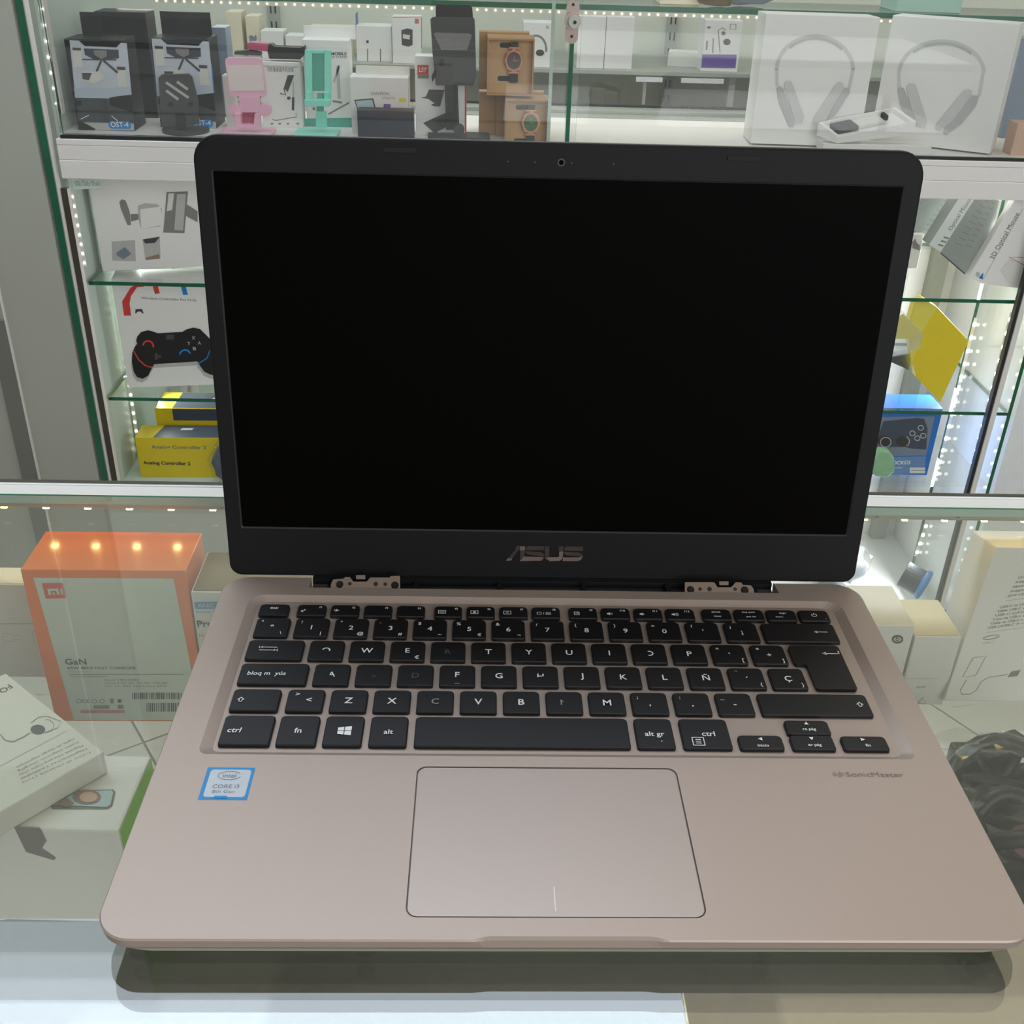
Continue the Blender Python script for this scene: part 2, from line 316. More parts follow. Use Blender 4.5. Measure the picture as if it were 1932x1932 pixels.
tag(box('wall_back', (-1.6, 2.16, FLOOR), (1.9, 2.2, 1.86), M['backwall']), kind='structure')
wl = box('wall_left', (-1.7, 1.372, FLOOR), (-.672, 1.392, 1.2), M['panel']); tag(wl, kind='structure')
a = aty((0, 640), 1.37); c = aty((22, 640), 1.37)
bm = bmesh.new(); addbox(bm, (a.x-.012, 1.366, -.95), (.026, 0, 0), (0, .006, 0), (0, 0, .68)); frombm('seam_strip', bm, M['panel_dark'], wl)
tag(box('wall_right', (XR_+.006, 1.372, FLOOR), (1.9, 1.392, -.056), M['plastic_white']), kind='structure')
box('seam_edge', (a.x+.014, 1.3675, FLOOR), (a.x+.0165, 1.372, 1.2), M['alu'], wl)

# ceiling light whose stepped diffusers are mirrored in the counter glass
cl = thing('ceiling_light', 'long stepped ceiling light over the aisle behind the counter', 'ceiling light', (-.6, 1.1, 1.80))
def diffuser(y0, y1, e, x0=-1.9, x1=.43):
    m = mat('diffuser_%d' % int(e*10), (222, 236, 250), .6, emit=e, noise=.03)
    box('diffuser', (x0, y0, 1.80), (x1, y1, 1.815), m, cl)
diffuser(.86, 1.2905, 8.5); diffuser(1.2905, 1.3455, 5.0); diffuser(1.3455, 1.413, 3.9); diffuser(1.413, 1.505, 2.6)
box('diffuser', (.436, .86, 1.80), (1.9, 1.505, 1.815), mat('diffuser_warm', (236, 222, 196), .6, emit=2.1, noise=.03), cl)
box('housing', (-1.92, .84, 1.816), (1.92, 1.525, 1.86), M['alu'], cl)

# ------------------------------------------------------------------ display cabinet
YC = 1.38; ZU = .004; ZS1 = -.216; ZS2 = -.411; ZB = -.575; XL = -.648; XR = .842
cab = thing('display_cabinet', 'white framed wall display cabinet with glass doors, shelves and light strips', 'cabinet', (.1, 1.6, FLOOR))
def rail(n, lo, hi, m='alu', b=.0008): return box(n, lo, hi, M[m], cab, b)
rail('front_rail', (XL, YC, -.0285), (XR+.5, YC+.02, -.008)); rail('front_rail', (XL, YC-.001, -.055), (XR+.5, YC+.02, -.0288)); rail('front_rail', (XL, YC, -.0078), (XR+.5, YC+.014, .0005))
rail('gasket', (XL+.006, YC+.003, .0006), (XR+.5, YC+.010, .0050), 'gasket', 0)
rail('shelf_board', (XL, YC+.016, -.012), (XR+.5, 1.63, ZU), 'alu')
for i, (y0, y1, z) in enumerate(((1.632, 1.655, ZU+.001), (1.657, 1.69, ZU-.003), (1.692, 1.725, ZU+.003))): rail('rear_track', (XL, y0, -.03), (XR+.5, y1, z), 'alu_grey')
rail('rear_gasket', (XL, 1.727, -.02), (XR+.5, 1.735, ZU+.006), 'gasket', 0)
# sides, back boards
box('side_panel', (XL-.004, YC+.02, -.85), (XL, 1.75, .6), M['inner'], cab)
box('side_panel', (XR+.012, YC+.02, -.85), (XR+.016, 1.75, -.055), M['plastic_white'], cab)
box('back_board', (XL, 1.735, -.60), (-.1, 1.745, -.03), M['inner'], cab)
box('back_board', (-.1, 1.735, -.85), (XR+.012, 1.745, -.03), M['plastic_white'], cab)
box('bottom_board', (XL, YC+.02, ZB-.02), (.2, 1.735, ZB), M['inner'], cab)
box('base_panel', (XL-.05, YC-.004, FLOOR), (.35, YC+.016, ZB-.02), M['panel'], cab)
box('bottom_board', (.2, YC+.02, -.87), (XR+.012, 1.735, -.85), M['plastic_white'], cab)
for x in (-.62, -.60, -.30, .0): box('back_post', (x, 1.725, -.60), (x+.012, 1.735, -.03), M['alu'], cab)
for x in (.60, .73, .80): box('back_post', (x, 1.715, -.85), (x+.03, 1.735, -.03), M['alu_grey'], cab)
# glass shelves
slab('glass_shelf', (XL+.004, YC+.022, ZS1-.006), (XR+.01, 1.72, ZS1), cab); slab('glass_shelf', (XL+.004, YC+.022, ZS2-.006), (XR+.01, 1.72, ZS2), cab)
zt = aty((648, 6), 1.60).z
slab('glass_shelf', (XL+.09, 1.60, zt), (XR+.4, 1.74, zt+.008), cab)
# front glass: fixed edge panes and sliding doors
slab('glass_pane', (-.668, YC-.006, -.60), (-.6575, YC+.30, .60), cab, thin=0)
box('edge_strip', (XL-.009, YC-.004, -.60), (XL-.006, YC+.006, .6), M['alu'], cab); box('dark_strip', (XL-.006, YC+.001, -.60), (XL+.004, YC+.008, -.07), M['bronze'], cab); box('edge_strip', (XL+.0042, YC-.001, -.60), (XL+.0062, YC+.008, -.07), M['alu'], cab)
box('dark_strip', (XL-.002, YC+.03, .03), (XL+.004, YC+.04, .6), M['bronze'], cab); box('edge_strip', (XL+.0042, YC+.028, .03), (XL+.0062, YC+.04, .6), M['alu'], cab)
box('edge_strip', (XR-.028, YC+.002, -.87), (XR-.020, YC+.012, -.055), M['alu'], cab); box('dark_strip', (XR-.034, YC+.004, -.87), (XR-.029, YC+.014, -.055), M['gasket'], cab)
slab('glass_pane', (XR-.006, YC-.006, -.87), (XR+.0, YC+.20, -.055), cab, thin=0, e='edge')
slab('sliding_door', (XL+.007, YC+.0125, .0052), (.0985, YC+.0165, .5), cab, thin=1, g='door_glass')
slab('sliding_door', (.082, YC+.004, .0052), (XR+.4, YC+.008, .5), cab, thin=1, g='door_glass')
xe = aty((1076, 150), YC).x
box('door_edge_trim', (xe-.003, YC+.0022, .0052), (xe+.003, YC+.0038, .5), M['edge'], cab)
box('door_edge_trim', (xe-.029, YC+.018, .0052), (xe-.024, YC+.0195, .5), M['inner'], cab)
# slotted wall standards and the rear wall shelf behind the cabinet
for px in (519, 1268):
    q = aty((px, 60), 2.15); st = box('slotted_standard', (q.x-.011, 2.145, -.3), (q.x+.011, 2.16, .6), M['alu_grey'], cab)
    for k in range(22):
        for s in (-.0045, .0045): box('slot', (q.x+s-.0014, 2.1435, -.2+k*.03), (q.x+s+.0014, 2.1452, -.185+k*.03), M['gasket'], st)
ZR = .043
box('rear_shelf', (XL, 1.90, ZR-.008), (XR+.5, 2.15, ZR), M['alu_grey'], cab, .001)
box('price_rail', (aty((1200, 142), 1.9).x, 1.894, ZR-.018), (aty((1250, 142), 1.9).x, 1.899, ZR-.010), M['plastic_white'], cab); box('price_rail', (aty((1285, 147), 1.9).x, 1.894, ZR-.018), (aty((1365, 147), 1.9).x, 1.899, ZR-.010), M['plastic_white'], cab)
for px in (1216, 1380): q = aty((px, 170), 1.95); box('rear_post', (q.x-.003 if px < 1300 else q.x-.006, 1.95, -.2), (q.x+.003 if px < 1300 else q.x+.006, 1.96, ZR-.009), M['plastic_white'], cab)
# the lock on the door edge
lk = thing('cylinder_lock', 'round brass cylinder lock clamped on the sliding glass door edge', 'lock', aty((1080, 50), YC-.006))
fc = aty((1080, 40), YC-.004); s_ = (fc-CAM_POS).length/FPX
bm = bmesh.new(); addprism(bm, [fc+V((u*s_, 0, v*s_)) for u, v in rrect(-11, 11, -36, 33, 10.9, 6)], (0, .005, 0)); frombm('mount_plate', bm, M['lock'], lk)
disc('barrel_flange', fc+V((0, 0, 1*s_)), (0, -1, 0), 14*s_, .006, M['lock'], lk, 24); disc('barrel', fc+V((2*s_, -.006, 0)), (0, -1, 0), 10.5*s_, .008, M['alu_grey'], lk, 24, 9.5*s_)
disc('keyhole', fc+V((3*s_, -.0141, 0)), (0, -1, 0), 3*s_, .0004, M['lock_dark'], lk, 12)
for dv in (26, -24): disc('rivet', fc+V((0, -.0001, dv*s_)), (0, -1, 0), 2.4*s_, .0012, M['lock_dark'], lk, 10)

def led_run(label, p0, p1, n, y, warm=False, r=.0022, tape=True, parent=None, cool=True, soft=False):
    """a strip of diodes between two points"""
    t = thing('led_strip', label, 'light strip', p0, 'light strips'); a, b = V(p0), V(p1); d = b-a
    bm = bmesh.new(); w = V((0, .0012, 0)); side = d.cross(V((0, 1, 0))).normalized()*.003
    if tape: addbox(bm, a-side+V((0, .0012, 0)), side*2, (0, .0008, 0), d); frombm('tape', bm, M['led_tape_warm' if warm else 'led_tape'], t)
    else: bm.free()
    bm = bmesh.new()
    for i in range(n):
        c = a+d*((i+.5)/n); adddisc(bm, c+V((0, .0012, 0)), (0, -1, 0), r, .0014, 8)
    tag(frombm('diodes', bm, M['led_warm' if warm else ('led_soft' if soft else 'led')], t), kind='stuff'); return t
def led_px(label, pa, pb, n, y, **kw): return led_run(label, aty(pa, y), aty(pb, y), n, y, **kw)
zl = zt-.004
led_run('row of small warm white diodes under the top glass shelf', V((XL+.10, 1.602, zl)), V((XR+.3, 1.602, zl)), 120, 0, r=.0014, soft=True)
led_px('light strip down the left post above the white rail', (73, -30), (109, 238), 9, YC+.022, r=.0012)
led_px('light strip in the back left corner above the white rail', (132, -25), (141, 75), 5, 1.62, r=.0016)
led_px('light strip beside the dark post left of the white mount box', (134, 362), (160, 505), 8, YC+.012, r=.0016)
led_px('light strip down the inside left of the gamepad box', (214, 535), (263, 855), 18, 1.50, r=.0022)
led_px('light strip down the dark post at the far right', (1910, 590), (1822, 930), 14, YC+.03, r=.0032)
led_px('light strip left of the far right post beside the yellow card box', (1842, 600), (1766, 905), 13, 1.56, r=.0034)
led_px('light strip low on the right post seen through the counter glass', (1812, 985), (1772, 1125), 7, YC+.03, r=.0034)
led_px('light strip low in the right cabinet seen through the counter glass', (1750, 985), (1728, 1050), 4, 1.56, r=.0034)
for (x, y, z, w, h, e, c) in ((.1, 1.60, zt-.01, 1.4, .02, .6, (1, .97, .86)),):
    area_light('led_glow', (x, y, z), w, h, e, c)
area_light('led_glow', (-.60, 1.52, -.3), .01, .5, 1.3, (.92, 1, .97), (math.radians(90), 0, math.radians(-90)))
area_light('led_glow', (.80, 1.5, -.4), .01, .8, 6.5, (.98, .98, 1), (math.radians(90), 0, math.radians(90)))

# ------------------------------------------------------------------ counter
ZC = -.134; GT = .0045
ct = thing('display_counter', 'glass topped display counter with aluminium back rails under the laptop', 'counter', (0, .1, FLOOR))
slab('glass_top', (-1.1, -.16, GT-.0054), (1.1, .329, GT), ct, g='top_glass', e='edge_pale'); slab('glass_shelf', (-1.05, -.13, ZC-.006), (1.05, .42, ZC), ct)
box('back_rail', (-1.1, .3308, -.0042), (1.1, .346, -.0010), M['alu_grey'], ct, .0004)
box('back_rail', (-1.1, .3292, -.0008), (1.1, .3310, GT-.0001), M['edge'], ct)
box('back_rail', (-1.1, .3312, -.0008), (1.1, .3436, GT-.0006), M['alu'], ct, .0004); box('back_rail', (-1.1, .3438, -.0008), (1.1, .3455, GT-.0001), M['plastic_white'], ct, .0003); box('back_rail', (-1.1, .3462, -.010), (1.1, .3505, GT-.0004), M['bronze'], ct, .0004)
box('front_frame', (-1.1, -.17, -.03), (1.1, -.161, GT-.0005), M['alu'], ct, .001)
box('front_panel', (-1.1, -.165, FLOOR), (1.1, -.155, -.5), M['panel'], ct)
box('added_dark_board', (-1.08, -.154, -.32), (1.08, .42, -.30), M['shade_board'], ct)  # added board; its dark colour stands in for the shaded counter interior
for x in (-1.09, 1.07):
    for y in (-.15, .40): box('corner_post', (x, y, FLOOR), (x+.02, y+.02, -.0015 if y < .3 else -.0145), M['alu'], ct)
for px in ((263, 949), (258, 957), (418, 957), (1650, 966), (1655, 974), (1800, 967), (1808, 975)):
    q = atz(px, GT-.0054); disc('rail_hole', q+V((0, 0, -.0007)), (0, 0, 1), .0012, .0003, M['brownish'], ct, 10)
lw = thing('led_strip', 'warm light strip under the back rail of the counter', 'light strip', (0, .334, -.0066), 'light strips')
box('tape', (-1.0, .3322, -.0054), (1.0, .3455, -.0044), M['led_tape_warm'], lw)
bm = bmesh.new()
for i in range(80):
    x = -.98+i*.0252; addbox(bm, (x, .3326, -.0066), (.0036, 0, 0), (0, .0036, 0), (0, 0, .0011))
tag(frombm('diodes', bm, M['led_warm'], lw), kind='stuff')
# ------------------------------------------------------------------ laptop
H = .0185; HX = .163; D = .2225
lap = thing('laptop', 'open champagne laptop with black screen and black keys on the glass counter', 'laptop', (0, .11, GT))
def xat(px, py): return atz((px, py), H).x
# deck: outer outline with hinge notch at the back, keyboard well, touchpad recess
NX0, NX1, NY = -.1197, .1197, .2131
def outline(inset, z, rf=.013, rb=.013, notch=True, scoop=0.):
    x0, x1, y0, y1 = -HX+inset, HX-inset, inset, D-inset; rf = max(rf-inset*.5, .004); rb = max(rb-inset*.5, .004); P = []
    def arc(cx, cy, r, a0):
        for k in range(13): a = math.radians(a0+7.5*k); P.append((cx+r*math.cos(a), cy+r*math.sin(a)))
    arc(x0+rf, y0+rf, rf, 180)
    for x, f in ((-.0345, 0), (-.0325, .25), (-.030, .8), (-.028, 1), (.0255, 1), (.0285, .8), (.031, .25), (.033, 0)): P.append((x, y0+scoop*f))
    arc(x1-rf, y0+rf, rf, 270); arc(x1-rb, y1-rb, rb, 0)
    P += [(NX1, y1), (NX1+.001, NY), (NX0, NY), (NX0, y1)] if notch else [(NX1, y1), (NX1-.001, y1), (NX0+.001, y1), (NX0, y1)]
    arc(x0+rb, y1-rb, rb, 90)
    return [V((x, y, z)) for x, y in P]
bm = bmesh.new()
def loop(pts): return [bm.verts.new(p) for p in pts]
def bridge(A, B, mi=0):
    n = len(A)
    for i in range(n):
        f = bm.faces.new([A[i], A[(i+1) % n], B[(i+1) % n], B[i]]); f.material_index = mi
def edges_of(A):
    return [bm.edges.get((A[i], A[(i+1) % len(A)])) or bm.edges.new((A[i], A[(i+1) % len(A)])) for i in range(len(A))]
La = loop(outline(.0005, H, scoop=.0014)); Lb = loop(outline(.0, H-.0006, scoop=.0006)); Lc = loop(outline(.0004, H-.0040)); Ld = loop(outline(.0020, H-.0068)); Le = loop(outline(.0042, .0078, rf=.016, rb=.016))
for A, B in ((La, Lb), (Lb, Lc), (Lc, Ld), (Ld, Le)): bridge(A, B)
WX0, WX1, WY0, WY1 = -.1477, .1500, .0905, .2062
W1 = loop([V((x, y, H)) for x, y in rrect(WX0, WX1, WY0, WY1, [.004, .004, .008, .008])])
W2 = loop([V((x, y, H-.0019)) for x, y in rrect(WX0+.0048, WX1-.0048, WY0+.0034, WY1-.0035, [.003, .003, .006, .006])])
T1 = loop([V((x, y, H)) for x, y in rrect(-.0577, .0479, .0096, .0843, .004)]); T2 = loop([V((x, y, H-.0007)) for x, y in rrect(-.0576, .0478, .0097, .0842, .004)])
bridge(W1, W2); bridge(T1, T2, 1)
for grp, mi in (((La, W1, T1), 0), ((W2,), 0), ((T2,), 1), ((Le,), 2)):
    es = [e for A in grp for e in edges_of(A)]
    r = bmesh.ops.triangle_fill(bm, use_beauty=True, use_dissolve=False, edges=es)
    for f in r['geom']:
        if isinstance(f, bmesh.types.BMFace): f.material_index = mi
for f in bm.faces:
    if max(v.co.z for v in f.verts) < H-.0064 and f.material_index == 0: f.material_index = 2
base = frombm('base', bm, [M['deck'], M['groove'], M['under']], lap)
# touchpad
bm = bmesh.new(); addprism(bm, [V((x, y, H-.0007)) for x, y in rrect(-.0571, .0473, .0102, .0837, .0036)], (0, 0, .0005)); tp = frombm('touchpad', bm, M['pad'], lap)
box('button_line', (-.00545, .0125, H-.0002), (-.0051, .0232, H-.00012), M['white'], tp)
# screws and rubber feet under the base
for px in ((270, 1838), (690, 1835), (1437, 1835), (1840, 1837)):
    q = atz(px, 2*(GT-.0054)-.0078); disc('base_screw', V((q.x, q.y+.0012, .0078)), (0, 0, -1), .0034, .0006, M['screw'], lap, 14)
for x in (-.135, .135):
    for y in (.030, .195): disc('rubber_foot', (x, y, GT), (0, 0, 1), .0065, .0035, M['rubber'], lap, 18)
# lid
TI = math.radians(5.85); LO = V((0, .2287, .0251+H)); LU = V((0, math.sin(TI), math.cos(TI))); LN = V((0, -math.cos(TI), math.sin(TI)))
def L(x, s, d=0): return LO+V((x, 0, 0))+LU*s+LN*d
LX0, LX1, S0, S1 = -.1622, .1638, -.0270, .1895
bm = bmesh.new()
def lloop(i, d, rt=.0115, rbm=.006): return loop([L(x, s, d) for x, s in rrect(LX0+i, LX1-i, S0+i, S1-i, [rbm, rbm, rt, rt], 7)])
A = lloop(.0012, 0.); B = lloop(.0003, -.0006); Cc = lloop(0, -.0016); Dd = lloop(.0, -.0050); Ee = lloop(.0012, -.0066)
O1 = loop([L(x, s, 0) for x, s in rrect(-.1546, .1560, 0, .1748, .0012, 3)]); O2 = loop([L(x, s, -.0007) for x, s in rrect(-.1540, .1554, .0006, .1742, .001, 3)])
for P, Q, mi in ((A, B, 0), (B, Cc, 0), (Cc, Dd, 1), (Dd, Ee, 1)): bridge(P, Q, mi)
bridge(O1, O2, 2); bm.faces.new(Ee).material_index = 1
r = bmesh.ops.triangle_fill(bm, use_beauty=True, edges=edges_of(A)+edges_of(O1))
bm.faces.new(O2[::-1]).material_index = 0
lid = frombm('lid', bm, [M['bezel'], M['lidshell'], M['bezel_lip']], lap)
mk('display', [L(-.1538, .0008, -.0006), L(.1552, .0008, -.0006), L(.1552, .1740, -.0006), L(-.1538, .1740, -.0006)], [(0, 1, 2, 3)], M['screen'], lap)
bm = bmesh.new(); addprism(bm, [L(x, s, 0) for x, s in rrect(-.0785, -.0640, .1838, .1858, .0009)], LN*.0006); frombm('rubber_bumper', bm, M['rubber'], lid)
bm = bmesh.new(); addprism(bm, [L(x, s, 0) for x, s in rrect(.0740, .0885, .1838, .1858, .0009)], LN*.0006); frombm('rubber_bumper', bm, M['rubber'], lid)
disc('webcam', L(.0002, .1812), LN, .0017, .0003, M['bezel_lip'], lid, 18); disc('webcam_lens', L(.0002, .1812, .0003), LN, .0011, .0002, M['screen'], lid, 16)
for x in (-.0235, -.0115, .0048, .0235): disc('microphone_hole', L(x, .1810), LN, .0004, .0002, M['bezel_lip'], lid, 8)
# maker's lettering on the lower bezel
lf = Face(L(0, 0), (1, 0, 0), LU, lid)
lg = conv(930, 1010, 200/1932)
for pts, m in (([(425, 185), (590, 185), (590, 265), (405, 265)], 'logo_b'), ([(495, 190), (580, 190), (580, 265), (495, 265)], 'logo_a'), ([(405, 262), (465, 262), (330, 452), (235, 455)], 'logo_b'), ([(262, 410), (355, 410), (330, 452), (235, 455)], 'logo_a'),
               ([(498, 270), (580, 270), (580, 380), (490, 455)], 'logo_b'), ([(560, 378), (870, 385), (930, 400), (880, 455), (490, 460)], 'logo_a'),
               ([(640, 190), (930, 190), (930, 265), (600, 265), (598, 225)], 'logo_b'), ([(595, 285), (880, 300), (930, 340), (930, 395), (870, 382), (640, 340), (600, 320)], 'logo_b'),
               ([(945, 190), (1025, 190), (1025, 372), (1040, 388), (950, 400), (943, 265)], 'logo_b'), ([(945, 400), (1040, 388), (1180, 390), (1205, 370), (1205, 285), (1280, 285), (1270, 410), (1220, 455), (1030, 460)], 'logo_a'), ([(1195, 195), (1285, 195), (1280, 285), (1200, 285)], 'logo_b'),
               ([(1335, 198), (1645, 198), (1640, 285), (1300, 275), (1300, 225)], 'logo_b'), ([(1290, 292), (1570, 308), (1625, 340), (1640, 380), (1570, 395), (1560, 375), (1330, 360), (1290, 330)], 'logo_b'), ([(1275, 392), (1570, 392), (1640, 370), (1600, 440), (1550, 460), (1270, 460)], 'logo_a')):
    lf.poly(lg(*pts), M[m], 1 if m == 'logo_b' else 2, 'maker_lettering')
lf.done()
# hinge zone in the notch: spine bar, ribs, two steel brackets
bm = bmesh.new(); addtube(bm, [V((NX0+.0088, .2196, H-.0052)), V((NX1-.0088, .2196, H-.0052))], .0026, 14); frombm('hinge_spine', bm, M['black'], lap, True)
for xa_ in (NX0+.0006, NX1-.0086): box('hinge_end_block', (xa_, NY+.0008, .0080), (xa_+.008, D-.0004, H-.0035), M['grey_dark'], lap, .0006)
box('hinge_tray', (NX0+.0090, NY+.0022, .0080), (NX1-.0090, .2222, .0100), M['black'], lap); box('hinge_wall', (NX0+.0005, .2226, .0080), (NX1-.0005, .2258, H-.0008), M['black'], lap)
for px in (785, 943, 1103, 1262): x = xat(px, 1108); box('tray_rib', (x-.0014, NY+.0004, .0100), (x+.0014, .2222, H-.0012), M['black'], lap, .0003)
box('tray_bar', (xat(790, 1105), .2172, .0101), (xat(1240, 1105), .2215, H-.0035), M['black'], lap, .0008)
hb = {0: conv(570, 1070, 220/1932), 1: conv(1270, 1075, 220/1932)}
bro = V((0, .2150, H)); brn = V((0, -math.sin(math.radians(38)), math.cos(math.radians(38)))); 
shapes = {0: [(475, 345), (480, 270), (515, 205), (690, 190), (710, 165), (790, 165), (850, 240), (1070, 240), (1130, 172), (1460, 172), (1462, 148), (1620, 145), (1625, 350)],
          1: [(195, 385), (195, 205), (650, 205), (690, 215), (735, 290), (960, 290), (1040, 205), (1130, 210), (1150, 250), (1290, 260), (1330, 310), (1345, 390)]}
holes = {0: [(622, 285, 62, 1), (790, 275, 30, 0), (1220, 280, 38, 0), (1378, 283, 30, 0), (1537, 298, 64, 1)], 1: [(290, 328, 62, 1), (447, 320, 30, 0), (602, 320, 38, 0), (1027, 320, 30, 0), (1188, 338, 66, 1)]}
for i in (0, 1):
    fa = Face(bro, (1, 0, 0), V((0, math.cos(math.radians(38)), math.sin(math.radians(38)))), lap)
    pts = [fa.uv(p) for p in hb[i](*shapes[i])]
    vmin = min(v for u, v in pts); fa.o = fa.o+V((0, 0, 0))
    br = prism('hinge_bracket', [fa.w(u, v, 0) for u, v in pts], fa.n*-.0012, M['steel'], lap)
    for (x, y, r_, sc) in holes[i]:
        u, v = fa.uv(hb[i]((x, y))); e = fa.uv(hb[i]((x+r_, y))); R_ = abs(e[0]-u)
        o = disc('bracket_screw' if sc else 'bracket_hole', fa.w(u, v, 0), fa.n, R_, .0008 if sc else .00015, M['screw'] if sc else M['gasket'], br, 16, R_*.8 if sc else None)
    tg = [(895, 195), (890, 130), (1045, 130), (1045, 195)] if i == 0 else [(770, 250), (765, 190), (920, 190), (920, 250)]
    prism('hinge_tongue', [fa.w(*fa.uv(p), -.0003) for p in hb[i](*tg)], fa.n*-.001, M['steel'], br)
disc('mould_pip', atz((461, 1108), H), (0, 0, 1), .0007, .0003, M['pad'], lap, 10)
# keys
KZ0, KZ1 = H-.0019, H-.0001
ROWS = dict(F=(.1889, .1984), N=(.1716, .1869), Q=(.1540, .1689), A=(.1361, .1511), Z=(.1180, .1328), B=(.0964, .1152), U=(.1057, .1149), D=(.0962, .1053), R=(.0962, .1050))
def key_solid(pts):
    """chamfered cap over a slightly larger foot"""
    n = len(pts); cx = sum(p[0] for p in pts)/n; cy = sum(p[1] for p in pts)/n
    b = bmesh.new(); w = max(p[0] for p in pts)-cx; h = max(p[1] for p in pts)-cy; rings = []
    for z, i in ((KZ0, 0), (KZ1-.0004, .0001), (KZ1, .0005)):
        rings.append([b.verts.new((cx+(x-cx)*(1-i/w), cy+(y-cy)*(1-i/h), z)) for x, y in pts])
    for Aa, Bb in zip(rings, rings[1:]):
        for k in range(n): b.faces.new([Aa[k], Aa[(k+1) % n], Bb[(k+1) % n], Bb[k]])
    b.faces.new(rings[-1]); b.faces.new(rings[0][::-1]); return b
def key(x0, x1, row, legs=(), pts=None):
    y0, y1 = ROWS[row]; p = pts or rrect(x0, x1, y0, y1, [.0011, .0011, .0019, .0019], 3)
    o = frombm('key', key_solid(p), M['key'], lap)
    f = Face((0, 0, KZ1), (1, 0, 0), (0, 1, 0), o); cx, cy, w, h = (x0+x1)/2, (y0+y1)/2, x1-x0, y1-y0
    for lg_ in legs:
        t, u, v, sz = lg_[:4]; v = v-.07 if v < .12 else v; kw = lg_[4] if len(lg_) > 4 else {}
        kw = dict(kw); mm = M[kw.pop('m', 'legend')]
        if callable(t): t(f, cx+u*w, cy+v*h, sz, mm)
        else: f.textuv(t, cx+u*w, cy+v*h, sz, mm, 1, 'legend', bold=kw.pop('bold', .012), **kw)
    f.done(); return o
PT = .01890; KW = .0163
def poly_leg(polys):
    def fn(f, u, v, s, m):
        for p in polys: f.polyuv([(u+x*s, v+y*s) for x, y in p], m, 1, 'legend')
    return fn
def rectp(x0, y0, x1, y1): return [(x0, y0), (x1, y0), (x1, y1), (x0, y1)]
def frame(x0, y0, x1, y1, t): return [rectp(x0, y0, x1, y0+t), rectp(x0, y1-t, x1, y1), rectp(x0, y0+t, x0+t, y1-t), rectp(x1-t, y0+t, x1, y1-t)]
shift_ic = poly_leg([[(-1, 0), (0, 1), (0, .62), (-.45, .17), (-.45, 0)], [(1, 0), (0, 1), (0, .62), (.45, .17), (.45, 0)], rectp(-.5, -.9, -.25, .02), rectp(.25, -.9, .5, .02), rectp(-.5, -.9, .5, -.65), rectp(-1, -.05, -.4, .12), rectp(.4, -.05, 1, .12)])
win_ic = poly_leg([[(-1, -.7), (-.08, -.85), (-.08, -.05), (-1, -.05)], [(-1, .05), (-.08, .05), (-.08, .85), (-1, .7)], [(.05, -.87), (1.05, -1), (1.05, -.05), (.05, -.05)], [(.05, .05), (1.05, .05), (1.05, 1), (.05, .87)]])
tab_ic = poly_leg([rectp(-1, .22, 1, .32), [(-1, .27), (-.68, .48), (-.68, .06)], rectp(-1.12, .05, -1.04, .5), rectp(-1, -.32, 1, -.22), [(1, -.27), (.68, -.06), (.68, -.48)], rectp(1.04, -.5, 1.12, -.05)])
back_ic = poly_leg([rectp(-.9, -.06, 1, .06), [(-1, 0), (-.5, .3), (-.5, -.3)]])
ret_ic = poly_leg([rectp(-.9, -.06, 1, .06), [(-1, 0), (-.5, .3), (-.5, -.3)], rectp(.9, -.06, 1.02, .5)])
tri = lambda d: poly_leg([{'u': [(-.8, -.6), (.8, -.6), (0, .9)], 'd': [(-.8, .6), (0, -.9), (.8, .6)], 'l': [(.7, -.8), (.7, .8), (-.9, 0)], 'r': [(-.7, -.8), (.9, 0), (-.7, .8)]}[d]])
menu_ic = poly_leg(frame(-1, -1, 1, 1, .14)+[rectp(-.45, .35, .45, .5), rectp(-.45, -.07, .45, .07), rectp(-.45, -.5, .45, -.35)])
lap_ic = poly_leg(frame(-1, -.75, 1, .75, .16)+[rectp(-.1, -.4, .1, .4), rectp(-.55, -.4, -.42, .4), rectp(.42, -.4, .55, .4)])
bri_ic = poly_leg(frame(-1, -.75, 1, .75, .16)+[[(.42*math.cos(a), .42*math.sin(a)) for a in (k*math.pi/5 for k in range(10))]])
off_ic = poly_leg(frame(-1, -.75, 1, .75, .16)+[[(-.4, -.4), (-.25, -.4), (.4, .4), (.25, .4)], [(-.4, .4), (.25, -.4), (.4, -.4), (-.25, .4)]])
dual_ic = poly_leg(frame(-2.1, -.6, -.7, .6, .15)+[[(-.2, -.6), (-.05, -.6), (.2, .6), (.05, .6)]]+frame(.7, -.25, 2.1, .6, .15)+[rectp(.5, -.6, 2.3, -.4)])
pad_ic = poly_leg(frame(-.9, -.9, .9, .9, .16)+[rectp(-.9, -.4, .9, -.26), [(-.5, .5), (.5, -.1), (.6, 0), (-.4, .6)], rectp(.1, .2, .6, .5)])
spk = [rectp(-1, -.4, -.5, .4), [(-.5, -.4), (.1, -.9), (.1, .9), (-.5, .4)]]
def arcp(r, w): return [[(math.cos(a)*q, math.sin(a)*q) for a, q in ((math.radians(a0), r-w), (math.radians(a0+25), r-w), (math.radians(a0+25), r), (math.radians(a0), r))] for a0 in (-50, -25, 0, 25)]
mute_ic = poly_leg(spk+[[(.2, -.5), (.35, -.5), (1.1, .5), (.95, .5)], [(.2, .5), (.95, -.5), (1.1, -.5), (.35, .5)]]); vd_ic = poly_leg(spk+arcp(.6, .18)); vu_ic = poly_leg(spk+arcp(.6, .16)+arcp(1.0, .16)+arcp(1.4, .16))
pow_ic = poly_leg([[(math.cos(a)*q, math.sin(a)*q) for a, q in ((math.radians(a0), .75), (math.radians(a0+30), .75), (math.radians(a0+30), 1), (math.radians(a0), 1))] for a0 in range(120, 420, 30)]+[rectp(-.12, .1, .12, 1.15)])
